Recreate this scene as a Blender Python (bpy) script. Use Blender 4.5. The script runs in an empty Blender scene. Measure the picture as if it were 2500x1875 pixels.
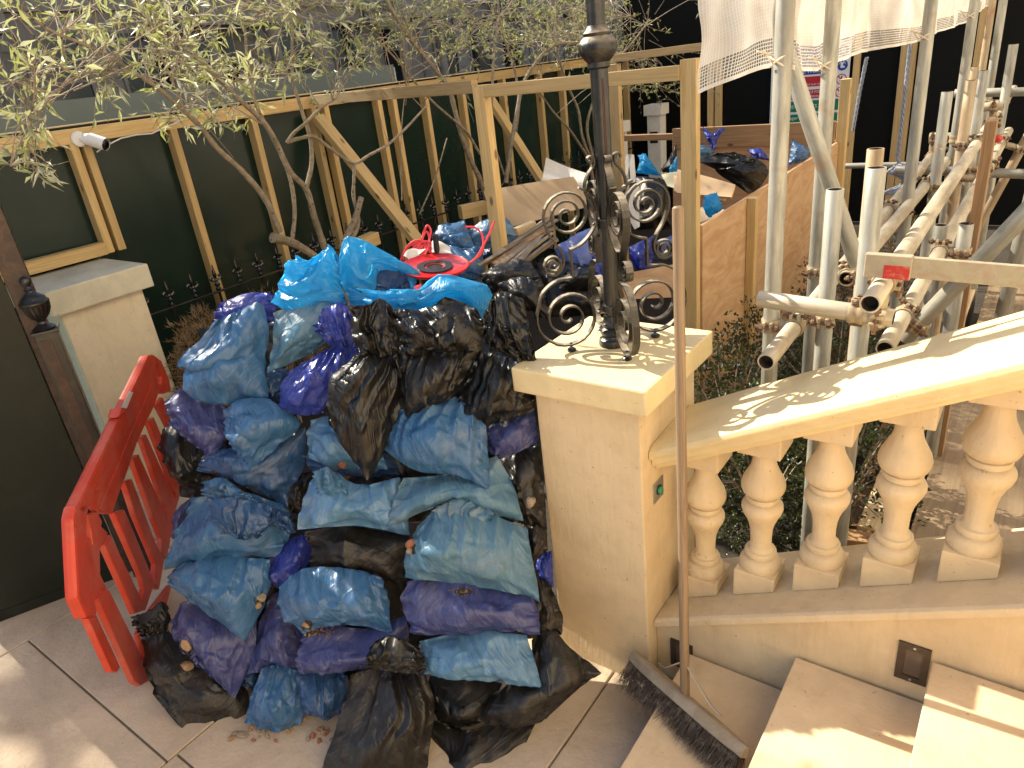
import bpy, bmesh, math, random
import numpy as np
from mathutils import Matrix, Vector
random.seed(7); np.random.seed(7)
sc = bpy.context.scene
COL = sc.collection
R = math.radians

# ------------------------------------------------------------------ camera
# world: X = from the street towards the house, Y = along the street, Z = up, path level z = 0
def _rot(a, b, c):
    ca, sa, cb, sb, cc, s_ = math.cos(a), math.sin(a), math.cos(b), math.sin(b), math.cos(c), math.sin(c)
    rx = np.array([[1, 0, 0], [0, ca, -sa], [0, sa, ca]]); ry = np.array([[cb, 0, sb], [0, 1, 0], [-sb, 0, cb]])
    rz = np.array([[cc, -s_, 0], [s_, cc, 0], [0, 0, 1]])
    return rz @ rx @ ry
CM = _rot(0.426524747, 0.670600364, -0.121442387)
FOC = 1721.13
CAM = np.array([0.0, 0.0, 2.0])
cd = bpy.data.cameras.new('camera'); cam = bpy.data.objects.new('camera', cd); COL.objects.link(cam)
cd.sensor_fit = 'HORIZONTAL'; cd.sensor_width = 36.0; cd.lens = FOC / 2500 * 36.0
cd.clip_start = 0.02; cd.clip_end = 400
rr = Vector((CM[0, 0], CM[0, 2], -CM[0, 1])); uu = -Vector((CM[1, 0], CM[1, 2], -CM[1, 1])); bb = -Vector((CM[2, 0], CM[2, 2], -CM[2, 1]))
cam.matrix_world = Matrix(((rr.x, uu.x, bb.x, 0), (rr.y, uu.y, bb.y, 0), (rr.z, uu.z, bb.z, 2.0), (0, 0, 0, 1)))
sc.camera = cam

# ------------------------------------------------------------------ sky, sun, exposure
SUN = Vector((-1.0, 0.03, 0.80)).normalized()          # towards the sun (over the street)
w = bpy.data.worlds.new('World'); sc.world = w; w.use_nodes = True
nt = w.node_tree; bg = nt.nodes['Background']
sky = nt.nodes.new('ShaderNodeTexSky'); sky.sky_type = 'NISHITA'; sky.sun_disc = False
sky.sun_elevation = math.asin(SUN.z); sky.sun_rotation = math.atan2(SUN.x, SUN.y)
sky.air_density = 1.0; sky.dust_density = 1.5; sky.ozone_density = 0.6
nt.links.new(sky.outputs[0], bg.inputs[0]); bg.inputs[1].default_value = 0.095
sl = bpy.data.lights.new('sun', 'SUN'); sun = bpy.data.objects.new('sun', sl); COL.objects.link(sun)
sl.energy = 5.0; sl.angle = R(0.5); sl.color = (1.0, 0.90, 0.72)
sun.rotation_euler = SUN.to_track_quat('Z', 'Y').to_euler(); sun.location = (-6, 0, 8)
vs = sc.view_settings; vs.view_transform = 'Standard'; vs.look = 'None'; vs.gamma = 1.0; vs.use_curve_mapping = False
vs.exposure = 1.25
sc.cycles.max_bounces = 6; sc.cycles.diffuse_bounces = 3; sc.cycles.glossy_bounces = 2; sc.cycles.transmission_bounces = 3; sc.cycles.transparent_max_bounces = 8

# ------------------------------------------------------------------ photo measurements -> places in the world
def ray(px, py):
    d = np.array([px - 1250.0, py - 937.5, FOC]); return np.array([d @ CM[:, 0], d @ CM[:, 2], -(d @ CM[:, 1])])
def at(px, py, ax, val):
    r = ray(px, py); k = 'xyz'.index(ax); return CAM + (val - CAM[k]) / r[k] * r
def on_plane(px, py, p0, n):
    r = ray(px, py); n = np.asarray(n, float); return CAM + (np.dot(np.asarray(p0) - CAM, n) / np.dot(r, n)) * r
def zs(ox, oy, s):                                      # reading from an enlarged piece of the photograph
    return lambda x, y: (ox + x / s, oy + y / s)
zA, zB, zC, zD = zs(0, 600, 2.37), zs(600, 600, 2.37), zs(0, 1175, 2.37), zs(700, 1175, 2.37)
zTL, zTM, zTR, zMR, zBR = zs(0, 0, 2.37), zs(800, 0, 2.37), zs(1600, 0, 2.37), zs(1600, 600, 2.37), zs(1600, 1175, 2.37)
zE, zG, zH = zs(780, 420, 3.687), zs(1480, 80, 4.1475), zs(1100, 250, 3.16)
zS1, zS2, zS3 = zs(2150, 0, 5.53), zs(2150, 280, 5.53), zs(2150, 560, 5.53)

# ------------------------------------------------------------------ materials
MATS = {}
def _m(name):
    m = bpy.data.materials.new(name); m.use_nodes = True
    t = m.node_tree; b = t.nodes['Principled BSDF']; MATS[name] = m
    return m, t, b
def _n(t, ty, **kw):
    n = t.nodes.new(ty)
    for k, v in kw.items():
        if k in n.inputs.keys(): n.inputs[k].default_value = v
        else: setattr(n, k, v)
    return n
def coords(t, kind='Object', scale=(1, 1, 1), loc=(0, 0, 0)):
    c = t.nodes.new('ShaderNodeTexCoord'); mp = t.nodes.new('ShaderNodeMapping')
    mp.inputs['Scale'].default_value = scale; mp.inputs['Location'].default_value = loc
    t.links.new(c.outputs[kind], mp.inputs[0]); return mp.outputs[0]
def noise(t, vec, scale, detail=4, rough=.55, dist=0):
    n = _n(t, 'ShaderNodeTexNoise'); n.inputs['Scale'].default_value = scale; n.inputs['Detail'].default_value = detail
    n.inputs['Roughness'].default_value = rough; n.inputs['Distortion'].default_value = dist
    if vec is not None: t.links.new(vec, n.inputs['Vector'])
    return n.outputs['Fac']
def ramp(t, fac, stops):
    r = t.nodes.new('ShaderNodeValToRGB'); e = r.color_ramp.elements
    while len(e) < len(stops): e.new(0.5)
    for i, (p, c) in enumerate(stops):
        e[i].position = p; e[i].color = (c, c, c, 1) if isinstance(c, (int, float)) else (*c, 1)
    t.links.new(fac, r.inputs[0]); return r.outputs[0]
def mixc(t, fac, a, b, mode='MIX'):
    n = t.nodes.new('ShaderNodeMix'); n.data_type = 'RGBA'; n.blend_type = mode
    for s, v in ((0, fac), (6, a), (7, b)):
        if hasattr(v, 'default_value') or hasattr(v, 'links'): t.links.new(v, n.inputs[s])
        else: n.inputs[s].default_value = v if s == 0 else (*v, 1)
    return n.outputs[2]
def mathn(t, op, a, b=0.0):
    n = t.nodes.new('ShaderNodeMath'); n.operation = op
    for i, v in enumerate((a, b)):
        if hasattr(v, 'links'): t.links.new(v, n.inputs[i])
        else: n.inputs[i].default_value = v
    return n.outputs[0]
def bump(t, b, h, strength=.3, dist=.01, prev=None):
    n = t.nodes.new('ShaderNodeBump'); n.inputs['Strength'].default_value = strength; n.inputs['Distance'].default_value = dist
    t.links.new(h, n.inputs['Height'])
    if prev is not None: t.links.new(prev, n.inputs['Normal'])
    if b is not None: t.links.new(n.outputs[0], b.inputs['Normal'])
    return n.outputs[0]

def m_render(name, base, dirt, amt=.5, rough=.75, bs=.25, streak=False, fine=90):
    m, t, b = _m(name); v = coords(t)
    n1 = noise(t, v, 2.2, 6, .62, .4); n2 = noise(t, v, 17, 5, .6)
    c = mixc(t, ramp(t, n1, [(.42, 0), (.72, amt)]), base, dirt)
    c = mixc(t, ramp(t, n2, [(.30, 0.22), (.55, 0)]), c, tuple(x * .62 for x in base))
    st = noise(t, coords(t, scale=(1, 1, .10)), 13, 5, .7)
    c = mixc(t, mathn(t, 'MULTIPLY', ramp(t, st, [(.55, 0), (.75, .5)]), ramp(t, n1, [(.35, 0), (.6, 1)])), c, dirt)
    sp = ramp(t, noise(t, v, 60, 2), [(.70, 0), (.76, .55)])
    c = mixc(t, sp, c, tuple(x * .45 for x in dirt))
    t.links.new(c, b.inputs['Base Color']); b.inputs['Roughness'].default_value = rough
    vv = coords(t, scale=(1, 1, .12)) if streak else v
    h = mathn(t, 'ADD', noise(t, vv, fine, 3), mathn(t, 'MULTIPLY', n2, 1.5)); bump(t, b, h, bs, .006)
    return m
def m_timber(name, base, dark, rough=.62, sc_=1.0, knots=True):
    m, t, b = _m(name)
    inf = t.nodes.new('ShaderNodeObjectInfo')
    c0 = t.nodes.new('ShaderNodeTexCoord'); ad = t.nodes.new('ShaderNodeVectorMath'); ad.operation = 'MULTIPLY_ADD'
    ad.inputs[0].default_value = (1, 1, 1)
    cx = t.nodes.new('ShaderNodeCombineXYZ')
    for i, k in enumerate((7.0, 5.0, 23.0)): t.links.new(mathn(t, 'MULTIPLY', inf.outputs['Random'], k), cx.inputs[i])
    va = t.nodes.new('ShaderNodeVectorMath'); va.operation = 'ADD'; t.links.new(c0.outputs['Object'], va.inputs[0]); t.links.new(cx.outputs[0], va.inputs[1])
    mp = t.nodes.new('ShaderNodeMapping'); mp.inputs['Scale'].default_value = (38 * sc_, 38 * sc_, 1.6 * sc_); t.links.new(va.outputs[0], mp.inputs[0])
    g = noise(t, mp.outputs[0], 1.6, 5, .6, 1.2)
    mp2 = t.nodes.new('ShaderNodeMapping'); mp2.inputs['Scale'].default_value = (9, 9, 2.3); t.links.new(va.outputs[0], mp2.inputs[0])
    k = noise(t, mp2.outputs[0], 1.0, 3)
    c = mixc(t, ramp(t, g, [(.32, .75), (.60, 0)]), base, dark)
    c = mixc(t, ramp(t, k, [(.40, .30), (.60, 0)]), c, tuple(x * .72 for x in base))
    if knots:
        vo = t.nodes.new('ShaderNodeTexVoronoi'); vo.inputs['Scale'].default_value = 1.0
        mp3 = t.nodes.new('ShaderNodeMapping'); mp3.inputs['Scale'].default_value = (9, 9, 4.2); t.links.new(va.outputs[0], mp3.inputs[0])
        t.links.new(mp3.outputs[0], vo.inputs['Vector'])
        kk = ramp(t, vo.outputs['Distance'], [(.08, .9), (.15, 0)])
        c = mixc(t, kk, c, tuple(x * .35 for x in dark))
    br = mathn(t, 'MULTIPLY_ADD', inf.outputs['Random'], .35); 
    t.nodes[-1].inputs[2].default_value = .8
    hs = t.nodes.new('ShaderNodeHueSaturation'); t.links.new(br, hs.inputs['Value']); t.links.new(c, hs.inputs['Color'])
    t.links.new(hs.outputs[0], b.inputs['Base Color']); b.inputs['Roughness'].default_value = rough
    bump(t, b, g, .18, .004)
    return m
def m_tube(name, base, dark, rust, rough=.42, metal=.35):
    m, t, b = _m(name)
    inf = t.nodes.new('ShaderNodeObjectInfo'); c0 = t.nodes.new('ShaderNodeTexCoord')
    cx = t.nodes.new('ShaderNodeCombineXYZ')
    for i, k in enumerate((3.0, 7.0, 31.0)): t.links.new(mathn(t, 'MULTIPLY', inf.outputs['Random'], k), cx.inputs[i])
    va = t.nodes.new('ShaderNodeVectorMath'); va.operation = 'ADD'; t.links.new(c0.outputs['Object'], va.inputs[0]); t.links.new(cx.outputs[0], va.inputs[1])
    mp = t.nodes.new('ShaderNodeMapping'); mp.inputs['Scale'].default_value = (22, 22, 3.2); t.links.new(va.outputs[0], mp.inputs[0])
    a = noise(t, mp.outputs[0], 1.2, 6, .65); d = noise(t, va.outputs[0], 26, 5, .7); e = noise(t, va.outputs[0], 7, 4, .6)
    c = mixc(t, ramp(t, a, [(.38, .8), (.62, 0)]), base, dark)
    c = mixc(t, ramp(t, e, [(.60, 0), (.72, .6)]), c, rust)
    c = mixc(t, ramp(t, d, [(.70, 0), (.74, .6)]), c, (.72, .68, .58))
    t.links.new(c, b.inputs['Base Color']); b.inputs['Metallic'].default_value = metal
    t.links.new(ramp(t, a, [(.3, rough + .22), (.7, rough)]), b.inputs['Roughness'])
    bump(t, b, d, .15, .003)
    return m
def m_plain(name, base, rough=.5, var=.25, scale=14, metal=0, bs=.1, spec=.5, coat=0, dust=None, dust_amt=.5):
    m, t, b = _m(name); v = coords(t); n = noise(t, v, scale, 5, .62)
    c = mixc(t, ramp(t, n, [(.3, var), (.7, 0)]), base, tuple(x * .45 for x in base))
    if dust:
        c = mixc(t, ramp(t, noise(t, v, scale * .6, 6, .7, .5), [(.48, 0), (.72, dust_amt)]), c, dust)
    t.links.new(c, b.inputs['Base Color']); b.inputs['Roughness'].default_value = rough; b.inputs['Metallic'].default_value = metal
    b.inputs['Specular IOR Level'].default_value = spec; b.inputs['Coat Weight'].default_value = coat
    bump(t, b, noise(t, v, scale * 5, 3), bs, .004)
    return m
m_render('stucco', (.70, .545, .335), (.40, .27, .145), .55, .62, .28, True)
m_render('stucco_rail', (.74, .60, .335), (.42, .32, .20), .30, .50, .16)
m_render('plinth_stone', (.70, .555, .355), (.38, .27, .155), .5, .75, .3)
m_render('stucco_left', (.66, .58, .44), (.46, .38, .26), .35, .7, .5, fine=55)
m_render('stucco_green', (.52, .60, .46), (.66, .64, .50), .6, .7, .35, fine=60)
m_render('cap_old', (.60, .565, .45), (.33, .32, .25), .75, .8, .3)
m_render('step_board', (.66, .50, .315), (.38, .27, .16), .6, .6, .25)
m_render('paving', (.55, .425, .30), (.33, .245, .16), .7, .7, .45, fine=60)
m_render('paving_dirt', (.19, .15, .105), (.03, .025, .02), .5, .9, .5)
m_render('soil', (.035, .026, .018), (.015, .011, .008), .7, .95, .9)
m_render('asphalt', (.06, .06, .06), (.03, .03, .03), .5, .9, .5)
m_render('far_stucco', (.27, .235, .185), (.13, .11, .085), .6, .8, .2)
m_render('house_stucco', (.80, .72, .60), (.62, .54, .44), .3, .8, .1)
m_timber('timber', (.65, .46, .205), (.42, .26, .095))
m_timber('timber_rough', (.52, .37, .18), (.27, .17, .07), .8, 1.6)
m_timber('timber_brown', (.34, .20, .095), (.16, .085, .04), .7)
m_timber('timber_pale', (.72, .56, .34), (.50, .35, .17), .65)
m_timber('board_grey', (.36, .30, .22), (.17, .13, .09), .8, 1.0)
m_timber('scaffold_board', (.27, .195, .115), (.15, .10, .06), .7, .7, False)
m_timber('handle_wood', (.31, .215, .13), (.15, .095, .055), .45, 1.3, False)
m_timber('lath', (.27, .22, .165), (.11, .085, .06), .85, 1.2)
m_tube('galv', (.42, .41, .355), (.19, .185, .155), (.30, .18, .10))
m_tube('galv_cream', (.54, .475, .36), (.31, .255, .17), (.34, .19, .10), .5, .2)
m_tube('galv_rust', (.45, .36, .24), (.27, .18, .10), (.34, .13, .05), .55, .2)
m_tube('coupler', (.50, .42, .29), (.28, .20, .12), (.35, .17, .07), .5, .3)
m_plain('tube_inside', (.05, .035, .025), .8)
m_plain('bolt_rust', (.17, .095, .052), .6, .5, 60, .3)
m_plain('hoarding_paint', (.008, .022, .0165), .22, .3, 6, 0, .05, .34, .0, (.020, .032, .027), .25)
m_plain('hoarding_black', (.0035, .0038, .0035), .6, .3, 6, 0, .05, .15)
m_plain('gate_black', (.011, .0150, .0115), .34, .4, 5, 0, .1, .25, 0, (.038, .036, .028), .35)
m_plain('gate_rust', (.050, .030, .021), .5, .6, 30, 0, .4, .4, 0, (.13, .068, .042), .5)
m_plain('iron', (.008, .008, .008), .30, .4, 40, .0, .30, .55, .1, (.12, .11, .09), .18)
def m_iron_dust():
    m, t, b = _m('iron_dusty'); v = coords(t); g = t.nodes.new('ShaderNodeNewGeometry'); sp = t.nodes.new('ShaderNodeSeparateXYZ'); t.links.new(g.outputs['Normal'], sp.inputs[0])
    n = noise(t, v, 30, 5, .65); up_ = ramp(t, sp.outputs[2], [(.25, 0), (.75, 1)])
    d = mathn(t, 'MULTIPLY', up_, ramp(t, n, [(.30, .15), (.62, .8)])); d = mathn(t, 'MAXIMUM', d, ramp(t, n, [(.60, 0), (.80, .35)]))
    c = mixc(t, d, (.011, .010, .009), (.40, .34, .25)); t.links.new(c, b.inputs['Base Color']); t.links.new(ramp(t, d, [(0, .30), (1, .75)]), b.inputs['Roughness'])
    bump(t, b, noise(t, v, 160, 3), .35, .003)
m_plain('iron_red', (.05, .008, .006), .4, .5, 60)
m_plain('railing_iron', (.008, .008, .008), .25, .3, 40, 0, .2, .6, .3)
m_plain('barrier_red', (.56, .055, .026), .45, .45, 9, 0, .25, .4, 0, (.46, .15, .11), .7)
m_plain('tape_white', (.75, .68, .62), .5, .15, 40)
m_plain('reel_red', (.62, .012, .010), .3, .3, 10, 0, .1, .5, .2)
m_plain('cable_red', (.78, .055, .065), .35, .2, 20)
m_plain('cardboard', (.55, .385, .225), .8, .18, 7, 0, .1, .3)
m_plain('paper_white', (.74, .70, .62), .7, .15, 9)
m_plain('paper_yellow', (.80, .76, .52), .6, .12, 9)
m_plain('white_plastic', (.80, .79, .77), .3, .08, 30)
m_plain('white_paint', (.76, .73, .66), .5, .25, 12)
m_plain('lens_black', (.004, .004, .005), .08, 0, 5, 0, 0, .6, .6)
m_plain('black_plastic', (.012, .012, .012), .4, .2, 30)
m_plain('steel', (.55, .54, .52), .35, .3, 30, .8)
m_plain('bronze', (.085, .06, .042), .45, .5, 60, .4, .2)
m_plain('light_glass', (.12, .085, .06), .12, .3, 8, 0, 0, .6)
m_plain('green_button', (.03, .30, .14), .3, .1, 30)
m_plain('rope_blue', (.24, .27, .34), .8, .5, 60)
m_plain('tie_cream', (.74, .60, .44), .5, .2, 50)
m_plain('bristle', (.075, .052, .036), .7, .5, 70, 0, .1, .3, 0, (.40, .33, .25), .6)
m_plain('broom_wood', (.33, .26, .18), .65, .5, 25, 0, .3, .4, 0, (.55, .50, .40), .4)
m_plain('rubble', (.36, .23, .13), .9, .5, 30, 0, .8)
m_plain('rubble_red', (.33, .13, .07), .9, .5, 30, 0, .8)
m_plain('rubble_pale', (.33, .26, .18), .9, .4, 30, 0, .6)
m_plain('ochre_sand', (.30, .19, .085), .95, .5, 60, 0, .8)
m_plain('sign_white', (.74, .75, .77), .35, .05, 5)
m_plain('sign_blue', (.02, .05, .30), .35, .05, 5)
m_plain('sign_red', (.45, .02, .03), .35, .05, 5)
m_plain('sign_green', (.01, .19, .11), .35, .05, 5)
m_plain('sign_black', (.01, .01, .012), .35, .05, 5)
m_plain('red_cap', (.55, .03, .02), .4, .2, 20)
m_plain('opp_hoarding', (.16, .185, .165), .45, .15, 2)
m_plain('dark_glass', (.012, .013, .015), .12, .1, 3, 0, 0, .5)
m_plain('curtain_dark', (.03, .028, .025), .8)
m_plain('beam_alu', (.42, .36, .25), .55, .4, 22, .15, .2, .5, 0, (.30, .07, .06), .55)
m_plain('paint_red_worn', (.50, .028, .022), .55, .35, 50, 0, .3, .4, 0, (.42, .34, .24), .8)
m_plain('brick_brown', (.20, .13, .085), .85, .4, 20)
m_iron_dust()

# ------------------------------------------------------------------ mesh helpers
class G:
    """collects vertices and faces of one part"""
    def __init__(s): s.v = []; s.f = []; s.uv = None
    def add(s, vs, fs):
        o = len(s.v); s.v += [tuple(map(float, p)) for p in vs]; s.f += [tuple(i + o for i in f) for f in fs]; return s
    def box(s, x0, x1, y0, y1, z0, z1):
        v = [(x, y, z) for z in (z0, z1) for y in (y0, y1) for x in (x0, x1)]
        return s.add(v, [(0, 2, 3, 1), (4, 5, 7, 6), (0, 1, 5, 4), (2, 6, 7, 3), (0, 4, 6, 2), (1, 3, 7, 5)])
    def hexa(s, p):                                     # 8 corners: bottom ring 0-3, top ring 4-7
        return s.add(p, [(3, 2, 1, 0), (4, 5, 6, 7), (0, 1, 5, 4), (1, 2, 6, 5), (2, 3, 7, 6), (3, 0, 4, 7)])
    def prism(s, poly, o, ex, ey, ez, t0, t1):          # polygon in (ex,ey) at o, extruded along ez from t0 to t1
        o, ex, ey, ez = map(np.asarray, (o, ex, ey, ez)); n = len(poly)
        a = [o + ex * x + ey * y + ez * t0 for x, y in poly]; b = [o + ex * x + ey * y + ez * t1 for x, y in poly]
        fs = [tuple(range(n - 1, -1, -1)), tuple(range(n, 2 * n))] + [(i, (i + 1) % n, n + (i + 1) % n, n + i) for i in range(n)]
        return s.add(a + b, fs)
    def lathe(s, prof, o=(0, 0, 0), n=24, ax=None, caps=True):
        o = np.asarray(o, float)
        if ax is None: e1, e2, e3 = np.eye(3)
        else: e3 = np.asarray(ax, float) / np.linalg.norm(ax); e1 = perp(e3); e2 = np.cross(e3, e1)
        vs = []
        for r, z in prof:
            for k in range(n):
                a = 2 * math.pi * k / n; vs.append(o + e1 * (r * math.cos(a)) + e2 * (r * math.sin(a)) + e3 * z)
        fs = []
        for j in range(len(prof) - 1):
            for k in range(n): fs.append((j * n + k, j * n + (k + 1) % n, (j + 1) * n + (k + 1) % n, (j + 1) * n + k))
        if caps: fs += [tuple(range(n - 1, -1, -1)), tuple((len(prof) - 1) * n + k for k in range(n))]
        return s.add(vs, fs)
    def tube(s, pts, rad, n=8, cap=True):               # round section swept along points
        pts = [np.asarray(p, float) for p in pts]
        if not hasattr(rad, '__len__'): rad = [rad] * len(pts)
        vs = []; e1 = None
        for i, p in enumerate(pts):
            d = pts[min(i + 1, len(pts) - 1)] - pts[max(i - 1, 0)]; d = d / (np.linalg.norm(d) + 1e-9)
            e1 = perp(d) if e1 is None else e1 - d * np.dot(e1, d)
            e1 = e1 / (np.linalg.norm(e1) + 1e-9); e2 = np.cross(d, e1)
            for k in range(n):
                a = 2 * math.pi * k / n; vs.append(p + (e1 * math.cos(a) + e2 * math.sin(a)) * rad[i])
        m = len(pts); fs = [(j * n + k, j * n + (k + 1) % n, (j + 1) * n + (k + 1) % n, (j + 1) * n + k) for j in range(m - 1) for k in range(n)]
        if cap: fs += [tuple(range(n - 1, -1, -1)), tuple((m - 1) * n + k for k in range(n))]
        return s.add(vs, fs)
    def band(s, pts, side, w, t):                       # flat bar swept along points; width w along 'side', thickness t
        pts = [np.asarray(p, float) for p in pts]; side = np.asarray(side, float); side = side / np.linalg.norm(side); vs = []
        for i, p in enumerate(pts):
            d = pts[min(i + 1, len(pts) - 1)] - pts[max(i - 1, 0)]; d = d / (np.linalg.norm(d) + 1e-9)
            nn = np.cross(d, side); nn = nn / (np.linalg.norm(nn) + 1e-9)
            vs += [p + side * w / 2 + nn * t / 2, p - side * w / 2 + nn * t / 2, p - side * w / 2 - nn * t / 2, p + side * w / 2 - nn * t / 2]
        m = len(pts); fs = [(j * 4 + k, j * 4 + (k + 1) % 4, (j + 1) * 4 + (k + 1) % 4, (j + 1) * 4 + k) for j in range(m - 1) for k in range(4)]
        return s.add(vs, fs + [(3, 2, 1, 0), tuple((m - 1) * 4 + k for k in range(4))])
def perp(d):
    d = np.asarray(d, float); a = np.array([0, 0, 1.0]) if abs(d[2]) < .9 else np.array([1.0, 0, 0])
    e = np.cross(a, d); return e / np.linalg.norm(e)
def tag(o, label=None, cat=None, group=None, kind=None):
    if label: o['label'] = label
    if cat: o['category'] = cat
    if group: o['group'] = group
    if kind: o['kind'] = kind
    return o
def link(o, parent=None, mw=None):
    COL.objects.link(o)
    if mw is not None: o.matrix_world = mw
    if parent is not None:
        o.parent = parent; o.matrix_parent_inverse = Matrix.Translation(-Vector(parent.get('_base', (0, 0, 0))))
        if 'parbase' in o: pass
    return o
BASES = {}
def base_of(o):
    return BASES.get(o.name, Vector((0, 0, 0)))
def thing(name, label, cat, loc=(0, 0, 0), group=None, kind=None):
    o = bpy.data.objects.new(name, None); COL.objects.link(o); o.location = loc; o.empty_display_size = .1
    BASES[o.name] = Vector(loc); return tag(o, label, cat, group, kind)
def mesh_of(g, mat, smooth=False, bevel=0, seg=2):
    me = bpy.data.meshes.new('m'); me.from_pydata(g.v, [], g.f); me.materials.append(MATS[mat])
    if bevel:
        bm = bmesh.new(); bm.from_mesh(me)
        bmesh.ops.recalc_face_normals(bm, faces=bm.faces)
        es = [e for e in bm.edges if len(e.link_faces) == 2 and e.calc_face_angle(0) > R(35)]
        bmesh.ops.bevel(bm, geom=es, offset=bevel, segments=seg, profile=.6, affect='EDGES', clamp_overlap=True)
        bm.to_mesh(me); bm.free()
    if smooth:
        me.polygons.foreach_set('use_smooth', [True] * len(me.polygons)); me.update()
        if len(me.polygons) < 20000: me.set_sharp_from_angle(angle=R(38))
    me.update(); return me
def put(name, me, parent=None, mw=None):
    o = bpy.data.objects.new(name, me); COL.objects.link(o)
    if mw is not None:
        o.matrix_basis = mw; BASES[o.name] = mw.translation.copy()
    if parent is not None:
        o.parent = parent
        pm = Matrix.Identity(4); q = parent
        # parents are placed by plain matrices in world space: undo them once
        o.matrix_parent_inverse = WORLD(parent).inverted()
    return o
def WORLD(o):
    m = o.matrix_basis.copy()
    if o.parent: m = WORLD(o.parent) @ o.matrix_parent_inverse @ m
    return m
def part(name, g, mat, parent=None, smooth=False, bevel=0, seg=2):
    return put(name, mesh_of(g, mat, smooth, bevel, seg), parent)
def frame(p0, p1, roll=None):
    """matrix whose local Z runs from p0 to p1 (grain of timber, length of tube)"""
    p0 = Vector(p0); z = (Vector(p1) - p0); L = z.length; z.normalize()
    ref = Vector(roll) if roll is not None else (Vector((0, 0, 1)) if abs(z.z) < .9 else Vector((0, 1, 0)))
    x = ref.cross(z); 
    if x.length < 1e-4: x = Vector((1, 0, 0)).cross(z)
    x.normalize(); y = z.cross(x)
    return Matrix(((x.x, y.x, z.x, p0.x), (x.y, y.y, z.y, p0.y), (x.z, y.z, z.z, p0.z), (0, 0, 0, 1))), L
def beam(name, p0, p1, w, h, mat, parent=None, roll=None, bevel=.002):
    mw, L = frame(p0, p1, roll); g = G().box(-w / 2, w / 2, -h / 2, h / 2, 0, L)
    return put(name, mesh_of(g, mat, False, bevel, 1), parent, mw)
def pipe(name, p0, p1, mat, parent=None, r=.02415, n=20):
    mw, L = frame(p0, p1); ri = r - .0045
    g = G().lathe([(ri, .04), (ri, 0), (r - .0006, 0), (r, .0006), (r, L - .0006), (r - .0006, L), (ri, L), (ri, L - .06)], n=n, caps=False)
    g.add([(ri * math.cos(2 * math.pi * k / n), ri * math.sin(2 * math.pi * k / n), z) for z in (.04, L - .06) for k in range(n)],
          [tuple(range(n)), tuple(range(2 * n - 1, n - 1, -1))])
    me = mesh_of(g, mat, False); me.materials.append(MATS['tube_inside'])
    k = 0
    for p in me.polygons:
        zc = p.center.z; rc = math.hypot(p.center.x, p.center.y)
        if p.index >= 7 * n or p.index < n or p.index >= 6 * n: p.material_index = 1
        elif 3 * n <= p.index < 4 * n: p.use_smooth = True
    return put(name, me, parent, mw)

# ------------------------------------------------------------------ ground, path, steps
gr = part('ground', G().add([(-60, -40, -.06), (40, -40, -.06), (40, 80, -.06), (-60, 80, -.06)], [(0, 1, 2, 3)]), 'soil'); tag(gr, kind='structure')
road = part('road', G().add([(-13, -40, -.10 + .05), (-6.4, -40, -.05), (-6.4, 80, -.05), (-13, 80, -.05)], [(0, 1, 2, 3)]), 'asphalt'); tag(road, kind='structure')
pav = part('pavement', G().box(-6.4, -4.75, -40, 80, -.2, .03), 'paving'); tag(pav, kind='structure')
pav2 = part('pavement', G().box(-15.0, -13, -40, 80, -.2, .06), 'paving'); tag(pav2, kind='structure')
path = part('path', G().box(-4.7, 3, -4, 1.66, -.3, -.012), 'paving_dirt'); tag(path, kind='structure')
# joints measured on the photograph: slabs lie along the path, edges across it
def slab(x0, x1, y0, y1, dz=0):
    j = .0035
    return part('paving_slab', G().box(x0 + j, x1 - j, y0 + j, y1 - j, -.06, dz), 'paving', path, bevel=.003, seg=1)
for x0, x1, ys in ((-4.7, -4.313, (-2.2, -.9, .40, 1.66)), (-4.31, -3.195, (-2.2, -.62, .30, 1.2, 1.66)), (-3.195, -2.077, (-2.2, -.60, .518, 1.66)), (-2.077, -.96, (-2.2, -.565, .552, 1.66)), (-.96, -.70, (-2.2, -.2, 1.05, 1.66))):
    for y0, y1 in zip(ys[:-1], ys[1:]): slab(x0, x1, y0, y1, random.uniform(-.002, .002))
stair = thing('staircase', None, None, (-.7, 0, 0), kind='structure')
NOSE = [-.709, -.3726, -.037, .30, .64, .98, 1.32, 1.66]
for k, x in enumerate(NOSE):
    z = .155 * (k + 1); x1 = x + .345 if k < 7 else 3.0
    part('riser', G().box(x + .022, x1 + .01, -2.0, 1.665, -.05 if k == 0 else z - .165, z - .024), 'step_board', stair)
    part('tread', G().box(x, x1 + .015, -2.0, 1.657, z - .0235, z), 'step_board', stair, bevel=.004)

# ------------------------------------------------------------------ balustrade
SL = .5
zr = lambda x: 1.33 + SL * x           # top of the handrail
zp = lambda x: .668 + SL * x           # top of the plinth
zb = lambda x: 1.2325 + SL * x         # underside of the handrail
bal = thing('stone_balustrade', 'cream painted stone balustrade with bulging balusters rising beside the steps', 'balustrade', (-.8, 1.8, 0))
X0, X1 = -.8265, 1.3
def sloped(poly, name, mat, bev=.004):      # section in (y, z offset), swept along the slope
    g = G(); n = len(poly); a = [(X0, y, SL * X0 + z) for y, z in poly]; b = [(X1, y, SL * X1 + z) for y, z in poly]
    g.add(a + b, [tuple(range(n)), tuple(range(2 * n - 1, n - 1, -1))] + [(i, n + i, n + (i + 1) % n, (i + 1) % n) for i in range(n)])
    return part(name, g, mat, bal, bevel=bev)
fy, by = 1.652, 1.985
sec = [(fy + .012, 1.3225), (fy, 1.314), (fy - .004, 1.298), (fy + .002, 1.285), (fy + .016, 1.279), (fy + .016, 1.262), (fy + .026, 1.250), (fy + .040, 1.244), (fy + .045, 1.2325)]
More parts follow.
